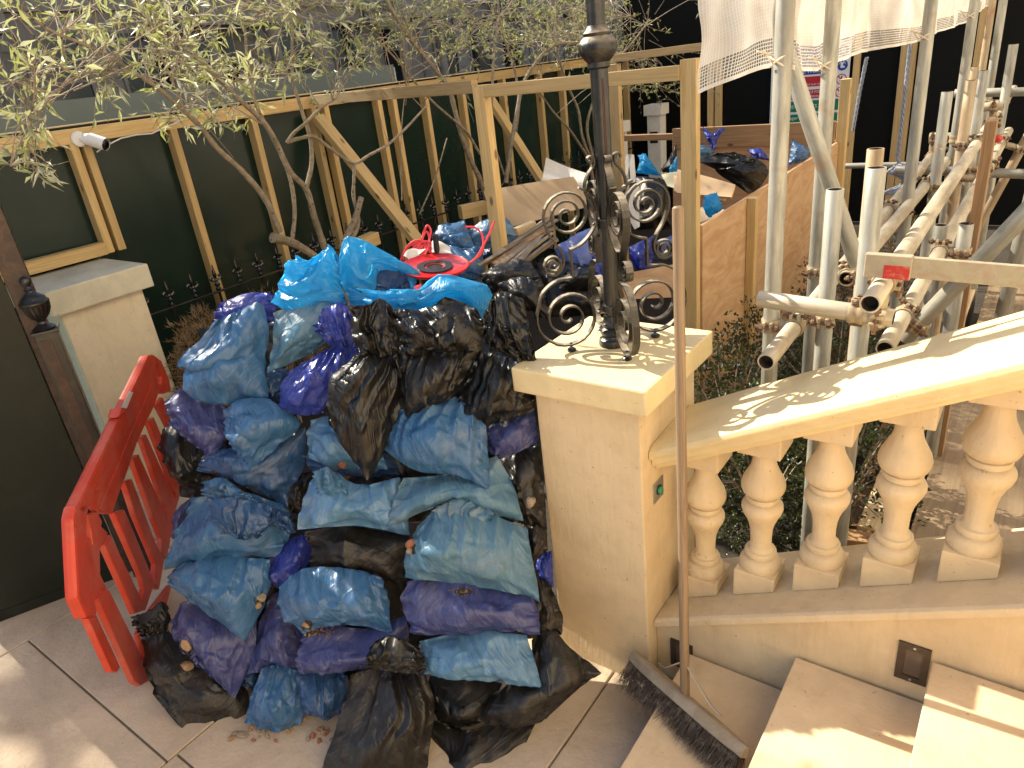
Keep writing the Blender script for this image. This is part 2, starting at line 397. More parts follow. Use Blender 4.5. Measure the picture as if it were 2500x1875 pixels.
sec += [(by + fy - y, z) for y, z in reversed(sec)]
sec = sec[:9] + sec[9:]
# gently crowned top
top = [(by - .03, 1.330), ((fy + by) / 2, 1.337), (fy + .03, 1.330)]
sloped(sec[:9][::1] + sec[9:] + top, 'handrail', 'stucco_rail', .003)
sloped([(fy + .004, .668), (fy - .006, .662), (fy - .006, .637), (fy + .004, .630), (by, .630), (by + .004, .668)], 'plinth', 'plinth_stone', .003)
wallg = G(); pl = [(X0, -.05), (X1, -.05), (X1, .629 + SL * X1), (X0, .629 + SL * X0)]
wallg.prism(pl, (0, 0, 0), (1, 0, 0), (0, 0, 1), (0, 1, 0), 1.668, 1.975); part('side_wall', wallg, 'stucco', bal)
YB = 1.822
def baluster(x):
    zb0, zt0 = zp(x), zb(x); hw = .0625
    b = put('baluster', mesh_of(G().lathe([(0.001, 0)] , n=3, caps=False), 'stucco'), bal) if False else None
    lo = .055; hi = .052
    # square base block, cut on its underside to the slope, square top block cut on its upper side
    blk = G().hexa([(x - hw, YB - hw, zp(x - hw) + .001), (x + hw, YB - hw, zp(x + hw) + .001), (x + hw, YB + hw, zp(x + hw) + .001), (x - hw, YB + hw, zp(x - hw) + .001),
                    (x - hw, YB - hw, zb0 + lo + .02), (x + hw, YB - hw, zb0 + lo + .02), (x + hw, YB + hw, zb0 + lo + .02), (x - hw, YB + hw, zb0 + lo + .02)])
    za, ze = zb0 + lo + .02, zt0 - hi - .012
    H = ze - za
    prof = [(.060, 0), (.0625, .008), (.0615, .024), (.056, .036), (.046, .044), (.0435, .0445), (.0435, .050), (.0475, .053), (.048, .062), (.045, .069), (.038, .0695), (.034, .076), (.0318, .088),
            (.0318, .120), (.0335, .150), (.0385, .176), (.047, .200), (.0565, .220), (.061, .236), (.0605, .248), (.055, .259), (.0455, .2655), (.0440, .266), (.0440, .269), (.0485, .271), (.0500, .279), (.0485, .287), (.0440, .289), (.0440, .292), (.0475, .2925),
            (.058, .301), (.0635, .316), (.0640, .331), (.059, .352), (.0485, .374), (.0395, .394), (.0340, .414), (.0315, .436), (.0315, .447), (.038, .4475), (.0435, .451), (.0445, .457), (.0435, .464)]
    k = H / .464
    sh = G().lathe([(r, z * k) for r, z in prof], (x, YB, za), 28)
    root = part('baluster', sh, 'stucco', bal, smooth=True)
    part('base_block', blk, 'stucco', root, bevel=.004)
    cap = G().hexa([(x - hw, YB - hw, ze), (x + hw, YB - hw, ze), (x + hw, YB + hw, ze), (x - hw, YB + hw, ze),
                    (x - hw, YB - hw, zb(x - hw) - .001), (x + hw, YB - hw, zb(x + hw) - .001), (x + hw, YB + hw, zb(x + hw) - .001), (x - hw, YB + hw, zb(x - hw) - .001)])
    part('cap_block', cap, 'stucco', root, bevel=.004)
bx = [float(at(1722, 1399, 'y', YB)[0]), float(at(1857, 1382, 'y', YB)[0]), float(at(2011, 1365, 'y', YB)[0]), float(at(2184, 1348, 'y', YB)[0]), float(at(2376, 1327, 'y', YB)[0])]
stp = (bx[4] - bx[0]) / 4
for k in range(10): baluster(bx[0] + stp * k)

# pier with lamp
pier = thing('stone_pier', 'cream rendered pier with overhanging square cap carrying the lamp post', 'pier', (-1.0, 1.8, 0))
part('shaft', G().box(-1.187, -.828, 1.606, 2.005, -.05, 1.069), 'stucco', pier, bevel=.006)
g = G(); g.hexa([(-1.215, 1.585, -.05), (-.828 + .0005, 1.585, -.05), (-.828 + .0005, 1.606, -.05), (-1.215, 1.606, -.05), (-1.187, 1.6055, .10), (-.8285, 1.6055, .10), (-.8285, 1.607, .10), (-1.187, 1.607, .10)])
part('base_fillet', g, 'stucco', pier)
part('cap', G().box(-1.238, -.784, 1.563, 2.05, 1.0685, 1.15), 'stucco_rail', pier, bevel=.007)

# step lights in the side wall and push button on the pier
def step_light(name, label, quad):
    c = [at(*zBR(*q), 'y', 1.668) for q in quad]; xs = [p[0] for p in c]; zz = [p[2] for p in c]
    xa, xb_, za, zb_ = (xs[0] + xs[3]) / 2, (xs[1] + xs[2]) / 2, (zz[2] + zz[3]) / 2, (zz[0] + zz[1]) / 2
    t = thing(name, label, 'step light', ((xa + xb_) / 2, 1.668, za), 'step lights in the side wall')
    f = .018; g = G(); y0, y1 = 1.662, 1.69
    g.box(xa, xb_, y0, y1, zb_ - f, zb_); g.box(xa, xb_, y0, y1, za, za + f); g.box(xa, xa + f, y0, y1, za + f, zb_ - f); g.box(xb_ - f, xb_, y0, y1, za + f, zb_ - f)
    part('bezel', g, 'bronze', t); part('lens', G().box(xa + f, xb_ - f, 1.6655, 1.667, za + f, zb_ - f), 'light_glass', t)
    for zz_ in (zb_ - f * .5, za + f * .5): part('screw', G().lathe([(.0035, 0), (.0035, .0015)], ((xa + xb_) / 2, y0 - .0015, zz_), 10, (0, 1, 0)), 'steel', t)
step_light('step_light', 'square bronze step light between the second and third steps', [(1412, 910), (1612, 985), (1555, 1180), (1382, 1120)])
step_light('step_light', 'bronze step light half hidden behind the broom handle', [(88, 900), (220, 955), (215, 1085), (95, 1065)])
t = thing('exit_button', 'small steel exit button plate with a green push button on the pier side', 'button', (-.826, 1.70, .78))
p = at(1607, 1195, 'x', -.826)
part('plate', G().box(-.8275, -.824, p[1] - .035, p[1] + .035, p[2] - .035, p[2] + .035), 'steel', t, bevel=.001)
part('push_button', G().lathe([(.013, 0), (.013, .008), (.009, .011)], (-.824, p[1], p[2]), 16, (1, 0, 0)), 'green_button', t)
part('bezel_ring', G().lathe([(.017, 0), (.017, .003)], (-.824, p[1], p[2]), 16, (1, 0, 0)), 'black_plastic', t)

# house front behind the camera's right shoulder and the bay beyond: stucco that the sun reaches
house = thing('house', 'cream stucco house front rising behind the scaffold', 'house', (2.3, 4, 0))
part('wall', G().box(2.3, 2.7, -6, 16, -.3, 7.5), 'house_stucco', house)
for yy in (4.2, 7.2, 10.2):
    wn = part('window', G().box(2.285, 2.299, yy - .6, yy + .6, 1.6, 3.6), 'dark_glass', house)
    part('window_frame', G().box(2.26, 2.284, yy - .03, yy + .03, 1.6, 3.6).box(2.26, 2.284, yy - .68, yy + .68, 1.5, 1.6), 'white_paint', wn)

# ------------------------------------------------------------------ hoarding along the street
A = lambda *p: np.array(p, float)
XH = -4.46
hd = thing('street_hoarding', 'dark green site hoarding with yellow timber studs along the street', 'hoarding', (XH, 4, 0))
SY = [float(at(*zTL(x, y), 'x', -4.39)[1]) for x, y in ((545, 1180), (620, 1180), (1106, 1100), (1545, 1000), (1893, 1000), (1965, 1000))]
SY += [float(at(*zTM(x, y), 'x', -4.39)[1]) for x, y in ((345, 850), (432, 850), (615, 850), (815, 750), (1045, 700), (1255, 700), (1385, 700))]
SY += [SY[-1] + .9, SY[-1] + 1.5]
edges = [.55, SY[0] + .05, SY[2], SY[3], SY[4] + .05, SY[6] + .05, SY[8], SY[10], SY[11], SY[13], 9.9]
for a, b in zip(edges[:-1], edges[1:]):
    part('panel', G().box(XH - .018, XH, a + .0015, b - .0015, -.05, 1.945), 'hoarding_paint', hd)
for i, y in enumerate(SY):
    beam('stud', (-4.422, y, .02 if i > 1 else 1.24), (-4.422, y, 1.856), .045, .072, 'timber', hd, roll=(1, 0, 0))
for a, b in ((.55, 1.35), (1.352, 4.10), (4.102, 7.2), (7.202, 9.9)):
    beam('top_rail', (-4.42, a, 1.892), (-4.42, b, 1.892), .078, .070, 'timber', hd, roll=(1, 0, 0))
    beam('capping', (-4.455, a, 1.949), (-4.455, b, 1.949), .05, .007, 'timber_pale', hd, roll=(0, 0, 1))
q0, q1 = at(66, 662, 'x', -4.36), at(262, 606, 'x', -4.36)
beam('bottom_rail', (-4.40, .56, 1.275), (-4.40, SY[0] - .03, 1.275), .07, .075, 'timber', hd, roll=(1, 0, 0))
b0 = at(775, 285, 'x', -4.36); b1 = at(1022, 592, 'x', -3.72); beam('brace', b0, b1, .05, .10, 'timber', hd, roll=(0, 1, 0))
b0 = at(1195, 240, 'x', -4.36); b1 = at(1325, 445, 'x', -3.9); beam('brace', b0, b1, .05, .10, 'timber', hd, roll=(0, 1, 0))
q = at(880, 600, 'x', -3.95); beam('brace_block', q + A(0, -.16, 0), q + A(.0, .16, .02), .09, .09, 'timber', hd)
q = at(1155, 512, 'x', -3.6); beam('brace_block', q + A(-.05, -.1, 0), q + A(.05, .1, .0), .08, .1, 'timber', hd)

# end of the site: black panels across, with the safety sign
ew = thing('end_hoarding', 'black hoarding closing the far end of the garden', 'hoarding', (-1, 8.6, 0))
for a, b in ((-4.45, -3.2), (-3.2, -1.98), (-1.98, -.76), (-.76, .46), (.46, 1.7), (1.7, 3.0)):
    part('panel', G().box(a + .0015, b - .0015, 8.6, 8.62, -.05, 3.6), 'hoarding_black', ew)
for px, w_ in ((1736, .07), (1754, .07), (2084, .06), (2196, .07), (2215, .06), (2392, .05)):
    x = float(at(px, 250 if px < 2300 else 90, 'y', 8.56)[0]); beam('post', (x, 8.565, 0), (x, 8.565, 3.55), w_, .06, 'timber', ew, roll=(0, 1, 0))
sx0, sx1 = float(at(1882, 220, 'y', 8.54)[0]), float(at(2072, 200, 'y', 8.54)[0]); sz0, sz1 = 1.02, 1.95
sg = thing('safety_sign', 'white site safety sign with blue, red and green bands on the end hoarding', 'sign', ((sx0 + sx1) / 2, 8.54, sz0))
part('board', G().box(sx0, sx1, 8.535, 8.545, sz0, sz1), 'sign_white', sg)
def font_text(name, txt, mat, parent, x, z, h, y):
    cu = bpy.data.curves.new('t', 'FONT'); cu.body = txt; cu.size = h; cu.extrude = .0006; cu.resolution_u = 2
    ob = bpy.data.objects.new(name, cu); COL.objects.link(ob)
    me = bpy.data.meshes.new_from_object(ob); COL.objects.unlink(ob); bpy.data.objects.remove(ob)
    me.materials.clear(); me.materials.append(MATS[mat])
    mw = Matrix.Translation((x, y, z)) @ Matrix.Rotation(R(90), 4, 'X'); put(name, me, parent, mw)
W_ = sx1 - sx0
def band_(mat, za, zb_, xa=.16, xb_=.82, y=8.5325): 
    part('panel_band', G().box(sx0 + W_ * xa, sx0 + W_ * xb_, y, 8.5345, za, zb_), mat, sg)
rows = [('sign_blue', 1.80, 1.93, ['SAFETY HELMETS', 'MUST BE WORN']), ('sign_blue', 1.66, 1.79, ['HIGH VISIBILITY CLOTHING', 'MUST BE WORN']), ('sign_blue', 1.52, 1.65, ['PROTECTIVE FOOTWEAR', 'MUST BE WORN']),
        ('sign_red', 1.40, 1.50, ['PARENTS', 'CHILDREN MUST NOT PLAY ON SITE']), ('sign_red', 1.28, 1.37, ['NO ADMITTANCE FOR', 'UNAUTHORISED PERSONNEL'])]
for mt, a, b, tx in rows:
    band_(mt, a, b)
    for k, s_ in enumerate(tx): font_text('lettering', s_, 'sign_white', sg, sx0 + W_ * .20, b - (b - a) * (.42 + .46 * k), (b - a) * .40 * min(1, 19 / len(s_)), 8.531)
for a, b, s_ in ((1.15, 1.26, 'SITE SAFETY STARTS HERE'), (1.035, 1.125, 'Site Manager')):
    part('panel_band', G().box(sx0 + W_ * .02, sx0 + W_ * .98, 8.5325, 8.5345, a, b), 'sign_green', sg); font_text('lettering', s_, 'sign_white', sg, sx0 + W_ * .06, a + .035, .05, 8.531)
font_text('lettering', 'Contact', 'sign_white', sg, sx0 + W_ * .62, 1.07, .05, 8.531)
for k, (z_, mt) in enumerate(((1.865, 'sign_blue'), (1.725, 'sign_blue'), (1.585, 'sign_blue'), (1.45, 'sign_red'), (1.325, 'sign_red'))):
    for xx in (.09, .91):
        c = (sx0 + W_ * xx, 8.5345, z_); pc = part('pictogram', G().lathe([(.052, 0), (.052, .002)], c, 24, (0, -1, 0)), mt, sg)
        if mt == 'sign_red': part('disc', G().lathe([(.042, 0), (.042, .001)], (c[0], 8.5324, z_), 24, (0, -1, 0)), 'sign_white', pc)
        g = G(); mm = 'sign_black' if mt == 'sign_red' else 'sign_white'; y_ = 8.5312
        o_ = (c[0], 8.5312, z_)
        if k == 0: g.prism([(-.02, -.01), (.02, -.01), (.018, .012), (.0, .022), (-.018, .012)], o_, (1, 0, 0), (0, 0, 1), (0, -1, 0), 0, .001)
        elif k == 1: g.prism([(-.02, -.025), (-.003, -.025), (-.003, .012), (.003, .012), (.003, -.025), (.02, -.025), (.022, .02), (.008, .028), (-.008, .028), (-.022, .02)], o_, (1, 0, 0), (0, 0, 1), (0, -1, 0), 0, .001)
        elif k == 2: g.prism([(-.018, .028), (.004, .028), (.004, -.002), (.024, -.012), (.024, -.026), (-.018, -.026)], o_, (1, 0, 0), (0, 0, 1), (0, -1, 0), 0, .001)
        else:
            g.prism([(-.004, .02), (.006, .02), (.008, .0), (.018, -.026), (.010, -.026), (.001, -.006), (-.010, -.026), (-.018, -.024), (-.006, .0)], o_, (1, 0, 0), (0, 0, 1), (0, -1, 0), 0, .001)
            g.lathe([(.007, 0), (.007, .001)], (c[0] + .002, 8.5312, z_ + .028), 10, (0, -1, 0))
            part('slash', G().prism([(-.036, .028), (-.028, .036), (.036, -.028), (.028, -.036)], (c[0], 8.5300, z_), (1, 0, 0), (0, 0, 1), (0, -1, 0), 0, .001), 'sign_red', pc)
        part('symbol', g, mm, pc)
for nm, px, py, w2, zt in (('gate_post', 1602, 262, .20, 1.36), ('gate_post', 1505, 292, .20, 1.27)):
    y_ = 8.2 if px > 1550 else 7.4; x = float(at(px, py, 'y', y_)[0])
    t = thing(nm, 'white painted gate post with a black slot by the end hoarding' if px > 1550 else 'white gate post mostly hidden behind the lamp post', 'post', (x, y_, 0))
    part('shaft', G().box(x - w2 * .42, x + w2 * .42, y_ - .08, y_ + .08, 0, zt - .12), 'white_paint', t, bevel=.004); part('cap', G().box(x - w2 * .56, x + w2 * .56, y_ - .11, y_ + .11, zt - .119, zt), 'white_paint', t, bevel=.006)
    if px > 1550: part('letter_slot', G().box(x - .05, x + .05, y_ - .084, y_ - .081, .93, 1.06), 'black_plastic', t)

# iron railing with cast finials
rl = thing('iron_railing', 'black iron railing with fleur finials in front of the hoarding', 'railing', (-4.18, 4, 0))
ZR = .876
part('rail', G().box(-4.192, -4.168, 1.82, 8.4, ZR - .009, ZR + .003), 'railing_iron', rl, bevel=.002)
fy0 = float(at(464, 678, 'x', -4.18)[1]); fy1 = float(at(671, 602, 'x', -4.18)[1]); fs = (fy1 - fy0) / 4
fin = G()
fin.lathe([(.010, 0), (.016, .006), (.018, .012), (.012, .020), (.009, .026), (.018, .034), (.019, .040), (.010, .050), (.008, .058), (.012, .064), (.012, .070), (.007, .078), (.0125, .100), (.0115, .112), (.005, .150), (.0035, .158), (.0045, .163), (.001, .169)], (0, 0, 0), 10)
for s_ in (-1, 1):
    pts = [(0, s_ * (.006 + .030 * math.sin(a) * (1 - .0 * a)), .066 + .032 * (1 - math.cos(a)) * .55 - .012 * max(0, a - 2)) for a in np.linspace(0, 2.6, 9)]
    fin.tube(pts, [.006, .007, .0075, .008, .008, .0075, .007, .008, .009], 6)
fin_me = mesh_of(fin, 'railing_iron', True)
bar_me = mesh_of(G().lathe([(.0085, 0), (.0085, .92)], n=8), 'railing_iron', True)
k = int((1.85 - fy0) / fs) 
for i in range(k, k + 52):
    y = fy0 + i * fs
    if y < 1.87 or y > 8.3: continue
    b = put('bar', bar_me, rl, Matrix.Translation((-4.18, y, -.04))); put('finial', fin_me, b, Matrix.Translation((-4.18, y, ZR + .003)) @ Matrix.Rotation(random.uniform(-.15, .15), 4, 'Z'))

# left gate pillar
lp = thing('gate_pillar', 'rendered gate pillar with weathered cap and pale green side beside the gate', 'pillar', (-4.15, 1.6, 0))
part('shaft', G().box(-4.38, -3.945, 1.372, 1.808, -.05, 1.095), 'stucco_left', lp, bevel=.008)
part('green_side', G().box(-4.378, -3.947, 1.368, 1.3718, -.05, 1.094), 'stucco_green', lp)
part('cap', G().box(-4.43, -3.895, 1.322, 1.858, 1.094, 1.222), 'cap_old', lp, bevel=.008)
part('cap_green_side', G().box(-4.42, -3.905, 1.3185, 1.3218, 1.10, 1.214), 'stucco_green', lp)

# black gate leaf standing open, its post with an urn
gt = thing('entrance_gate', 'black solid gate leaf standing open at the left edge', 'gate', (-3.33, .7, 0))
ga, gb = A(-3.446, .502, 0), A(-3.233, .974, 0); gd = (gb - ga) / np.linalg.norm(gb - ga); gn = A(gd[1], -gd[0], 0)
g = G(); o_ = ga - gd * .06
L_ = np.linalg.norm(gb - ga) + .06
g.prism([(0, .012), (L_, .012), (L_, 1.95), (0, 1.95)], o_, gd, (0, 0, 1), gn, -.02, .0); part('panel', g, 'gate_black', gt, bevel=.002)
part('bottom_strip', G().prism([(0, .0), (L_, .0), (L_, .05), (0, .05)], o_, gd, (0, 0, 1), gn, .0005, .004), 'gate_black', gt)
part('stile', G().prism([(0, 0), (.085, 0), (.085, 1.95), (0, 1.95)], gb + gd * .004, gd, (0, 0, 1), gn, -.05, -.006), 'gate_rust', gt, bevel=.003)
gp = thing('gate_post', 'black iron gate post topped by a fluted urn finial', 'post', (-3.2, 1.02, 0))
pc = A(-3.19, 1.035, 0)
part('shaft', G().prism([(-.042, -.042), (.042, -.042), (.042, .042), (-.042, .042)], pc, gd, np.cross((0, 0, 1), gd), (0, 0, 1), 0, 1.215), 'iron', gp, bevel=.003)
part('rust_panel', G().prism([(-.03, .05), (.012, .05), (.012, 1.19), (-.03, 1.19)], pc, gd, (0, 0, 1), gn, .0425, .0445), 'gate_rust', gp)
part('collar', G().prism([(-.05, -.05), (.05, -.05), (.05, .05), (-.05, .05)], pc, gd, np.cross((0, 0, 1), gd), (0, 0, 1), 1.2152, 1.228), 'iron', gp, bevel=.003)
part('urn', G().lathe([(.040, 0), (.042, .006), (.030, .014), (.016, .024), (.014, .032), (.020, .040), (.034, .056), (.046, .082), (.050, .104), (.054, .108), (.054, .116), (.048, .120), (.044, .130), (.030, .142), (.016, .152), (.013, .160), (.018, .166), (.013, .172), (.010, .178), (.019, .190), (.021, .202), (.015, .214), (.004, .220)], pc + A(0, 0, 1.228), 24), 'iron', gp, smooth=True)
u = G()
for k in range(20):
    a = 2 * math.pi * k / 20; u.tube([pc + A(r_ * math.cos(a), r_ * math.sin(a), 1.228 + z_) for r_, z_ in ((.021, .042), (.035, .058), (.047, .083), (.0505, .103))], [.002, .003, .0038, .003], 5)
part('fluting', u, 'iron', gp, smooth=True)
q = at(196, 1135, 'x', -3.16); part('lock_plate', G().prism([(-.02, -.03), (.02, -.03), (.02, .03), (-.02, .03)], pc + A(0, 0, q[2]), gd, (0, 0, 1), gn, .0448, .052), 'gate_rust', gp, bevel=.004)

# timber frame and plywood bay for the rubbish
YF, XP = 3.2, -1.30
bay = thing('rubbish_bay', 'plywood rubbish bay with a yellow timber frame, filled with waste', 'bay', (-1.9, 4.3, 0))
xr = float(at(1686, 400, 'y', YF)[0]); xl = float(at(1187, 320, 'y', YF)[0])
beam('post', (xr, YF, 0), (xr, YF, 1.925), .075, .047, 'timber', bay, roll=(0, 1, 0)); beam('post', (xl, YF, 0), (xl, YF, 1.905), .075, .06, 'timber', bay, roll=(0, 1, 0))
beam('front_rail', (xl + .038, YF - .012, 1.873), (xr - .038, YF - .012, 1.873), .062, .045, 'timber', bay, roll=(0, 1, 0))
rA = at(765, 238, 'x', -4.37); beam('tie_rail', (-4.37, float(rA[1]), 1.905), (xl - .04, YF, 1.90), .045, .065, 'timber_rough', bay, roll=(0, 0, 1))
def m_ply():
    m, t, b = _m('plywood'); v = coords(t, scale=(1, 1.1, 4.0)); n = noise(t, v, 2.6, 5, .6, 2.2); k = noise(t, coords(t), 40, 3)
    c = mixc(t, ramp(t, n, [(.35, .75), (.62, 0)]), (.56, .365, .205), (.40, .215, .095)); c = mixc(t, ramp(t, k, [(.62, 0), (.74, .4)]), c, (.25, .13, .06))
    t.links.new(c, b.inputs['Base Color']); b.inputs['Roughness'].default_value = .7; bump(t, b, n, .08, .003); return m
m_ply()
for a, b in ((YF + .03, 4.42), (4.423, 5.86)):
    part('plywood_sheet', G().box(XP - .009, XP + .009, a, b, .0, 1.19), 'plywood', bay)
for py_ in (4.38,):
    yb_ = float(at(1837, 480, 'x', XP + .03)[1]); beam('batten', (XP + .034, yb_, 0), (XP + .034, yb_, 1.19), .05, .047, 'timber', bay, roll=(1, 0, 0))
beam('corner_post', (XP + .02, 5.90, 0), (XP + .02, 5.90, 1.62), .07, .06, 'timber', bay, roll=(0, 1, 0))
part('plywood_sheet', G().box(-2.62, XP - .012, 5.88, 5.898, .0, 1.20), 'plywood', bay)
beam('back_board', (-2.6, 5.855, 1.26), (XP - .02, 5.855, 1.26), .16, .03, 'timber_brown', bay, roll=(0, 1, 0))
pb = at(1505, 300, 'y', 5.0); beam('back_post', (float(pb[0]), 5.0, 0), (float(pb[0]), 5.0, 1.90), .085, .06, 'timber_rough', bay, roll=(0, 1, 0))
r0, r1 = at(1500, 142, 'y', 5.0), at(1760, 108, 'y', 5.0); beam('back_rail', r0, r1, .05, .06, 'timber_rough', bay, roll=(0, 1, 0))
r0, r1 = at(1522, 337, 'y', 5.9), at(1655, 333, 'y', 5.9); beam('low_rail', r0, r1, .05, .05, 'timber_brown', bay, roll=(0, 1, 0))

# ------------------------------------------------------------------ red plastic barrier
PB = A(-2.45, .645, .03); ba = A(-.79, .617, 0); ba /= np.linalg.norm(ba); bu = A(.27, -.05, .93); bu /= np.linalg.norm(bu); bn = np.cross(ba, bu); bn /= np.linalg.norm(bn)
if bn[0] < 0: bn = -bn
def bp(x, y):                       # photo pixel -> barrier plane
    d = on_plane(x, y, PB, bn) - PB; k = np.linalg.lstsq(np.stack([ba, bu], 1), d, rcond=None)[0]; return (float(k[0]), float(k[1]))
zb1, zb2 = zs(150, 840, 3.858), zs(150, 1250, 3.687)
br = thing('plastic_barrier', 'red plastic site barrier leaning beside the heap of bags', 'barrier', tuple(PB))
def bpart(name, pts, t0, t1, mat='barrier_red', bev=.012, z=None):
    return part(name, G().prism([bp(*(z(*p) if z else p)) for p in pts], PB, ba, bu, bn, t0, t1), mat, br, bevel=bev, seg=2)
S_ = lambda x, y: zb1(x, y)
S2 = lambda x, y: zb2(x, y)
# outer frame, solid upper panel with slots, then separate bars
bpart('top_rail', [S_(90, 1560), S_(790, 110), S_(850, 100), S_(880, 180), S_(230, 1500), S_(205, 1659)], -.025, .012)
bpart('upper_panel', [S_(228, 1502), S_(878, 182), S_(905, 380), S_(925, 420), S_(860, 600), S_(790, 740), S_(700, 940), S_(620, 1180), S_(540, 1390), S_(470, 1600), S_(340, 1600)], -.010, .004, bev=.004)
bpart('panel_ridge', [S_(330, 1560), S_(835, 370), S_(868, 390), S_(385, 1580)], .0045, .009, bev=.002)
bpart('panel_ridge', [S_(290, 1380), S_(800, 300), S_(835, 300), S_(330, 1400)], .0045, .010, bev=.002)
bpart('end_post', [S_(850, 100), S_(925, 155), S_(1000, 330), S_(1015, 450), S_(960, 470), S_(925, 380), S_(930, 310), S_(880, 180)], -.025, .010)
bpart('near_end', [S2(72, 60), S2(95, -60), S2(215, -95), S2(205, 20), S2(195, 140), S2(215, 660), S2(290, 880), S2(280, 950), S2(190, 960), S2(110, 780)], -.025, .012)
bpart('near_web', [S2(235, 230), S2(300, 320), S2(350, 130), S2(410, 190), S2(335, 340), S2(340, 560), S2(400, 690), S2(300, 790), S2(218, 655), S2(200, 240)], -.010, .004, bev=.004)
bpart('near_slot_rib', [S2(205, 30), S2(300, 0), S2(345, 90), S2(300, 320), S2(262, 300), S2(240, 150)], -.012, .008, bev=.004)
bars = [[S2(205, 960), S2(285, 930), S2(505, 1400), S2(475, 1445), S2(425, 1440)],
        [S2(300, 790), S2(350, 700), S2(400, 700), S2(800, 1500), S2(690, 1570), S2(630, 1530)],
        [S2(360, 300), S2(415, 205), S2(745, 880), S2(640, 920)],
        [S2(450, 10), S2(545, -20), S2(820, 640), S2(735, 890), S2(700, 830), S2(725, 680), S2(690, 560)],
        [S_(570, 1300), S_(640, 1270), S2(815, 250), S2(905, 440), S2(860, 700), S2(820, 660), S2(830, 470), S2(780, 350), S2(640, 20)],
        [S_(645, 1080), S_(705, 1040), S_(960, 1600), S2(970, 210), S2(930, 430), S2(880, 370), S2(880, 240), S2(800, 30)],
        [S_(730, 880), S_(775, 850), S_(1060, 1480), S2(1010, 150), S2(965, 210), S2(925, 40), S_(960, 1540)],
        [S_(800, 730), S_(850, 690), S_(1095, 1270), S_(1105, 1400), S_(1060, 1560), S_(1030, 1480), S_(1060, 1420)],
        [S_(880, 570), S_(935, 500), S_(1030, 760), S_(1000, 800)]]
for b in bars: bpart('bar', b, -.012, .010, bev=.006)
bpart('bottom_rail', [S2(790, 900), S2(985, 640), S2(960, 900), S2(780, 1500), S2(690, 1100)], -.02, .008)
bpart('reflective_label', [S_(605, 448), S_(642, 458), S_(578, 612), S_(528, 600)], .0125, .0135, 'tape_white', 0)
bpart('handle_lug', [S_(520, 600), S_(560, 615), S_(585, 660), S_(490, 700)], -.025, .018)
# ------------------------------------------------------------------ scaffold
scf = thing('scaffold', 'galvanised tube scaffold clamped together beside the house', 'scaffold', (-.4, 3.2, 0))
def ztop(px, py, x, y):
    r = ray(px, py); t_ = math.hypot(x, y) / math.hypot(r[0], r[1]); return 2 + r[2] * t_
STD = []
def standard(px, py, y, top=None, mat='galv', bot=-.05):
    p = at(px, py, 'y', y); x = float(p[0]); zt = top if top else float(p[2]); pipe('standard_tube', (x, y, bot), (x, y, zt), mat, scf); STD.append((x, y)); return x
p1x = standard(1890, 640, 2.09, 3.0); p2x = standard(1991, 650, 2.62, 3.0)
p2b = standard(2039, 462, 2.17); p4 = standard(2140, 409, 2.03); p4b = standard(2138, 363, 2.42, mat='galv_rust'); p3 = standard(2229, 380, 3.52, 3.0)
standard(2313, 224, 3.92); standard(2372, 196, 4.14, mat='galv_rust'); standard(2402, 172, 4.34); standard(2372, 60, 4.67, 3.0); standard(2475, 108, 5.18); standard(2446, 25, 5.8, 3.0); standard(2379, 163, 4.9, mat='galv_rust')
standard(2420, 25, 6.6, 3.0, 'galv_rust')
standard(2285, 640, 3.0, 1.28); standard(2345, 640, 2.95, 1.30)
def ledger(q0, q1, ax, val, mat='galv_cream', ext0=0, ext1=0):
    a, b = at(*q0, ax, val), at(*q1, ax, val); d = (b - a) / np.linalg.norm(b - a); pipe('ledger_tube', a - d * ext0, b + d * ext1, mat, scf); return a, b
la = ledger((1870, 884), (2060, 648), 'x', -.545, 'galv_cream', 0, 2.6)
lb = ledger((2124, 742), (2393, 338), 'x', -.295, 'galv_cream', 0, 2.3)
lc = [at(2160, 852, 'y', 2.04), at(2381, 463, 'x', -.255)]; pipe('ledger_tube', lc[0], lc[1] + (lc[1] - lc[0]) * .8, 'galv_cream', scf)
ld = ledger((2100, 640), (2257, 457), 'x', -.46, 'galv_cream', .2, 1.2)
le = ledger((2235, 800), (2480, 545), 'y', 2.3, 'galv', .05, .5)
ledger((1852, 729), (2182, 777), 'y', 1.965, 'galv_cream', .0, .0)
ledger((1868, -30), (2085, 624), 'y', 2.36, 'galv', .1, .25)
ledger((2236, 415), (2500, 425), 'y', 4.46, 'galv', .1, .8); ledger((2330, 228), (2500, 224), 'y', 5.3, 'galv', 0, .6); ledger((2395, 262), (2450, 258), 'y', 4.95, 'galv_cream'); ledger((2073, 405), (2215, 402), 'y', 7.2, 'galv', .5, .3)
ledger((2278, 337), (2345, 333), 'y', 4.75, 'galv')
ledger((2440, 460), (2500, 350), 'y', 5.0, 'galv_rust', .4, .5)
ledger((2480, 640), (2500, 560), 'y', 2.9, 'galv', .3, .6)
def boxpts(c, a, b, d, ha, hb, hd_):
    vs = [c + a * sx * ha + b * sy * hb + d * sz * hd_ for sz in (-1, 1) for sy in (-1, 1) for sx in (-1, 1)]
    return vs, [(0, 2, 3, 1), (4, 5, 7, 6), (0, 1, 5, 4), (2, 6, 7, 3), (0, 4, 6, 2), (1, 3, 7, 5)]
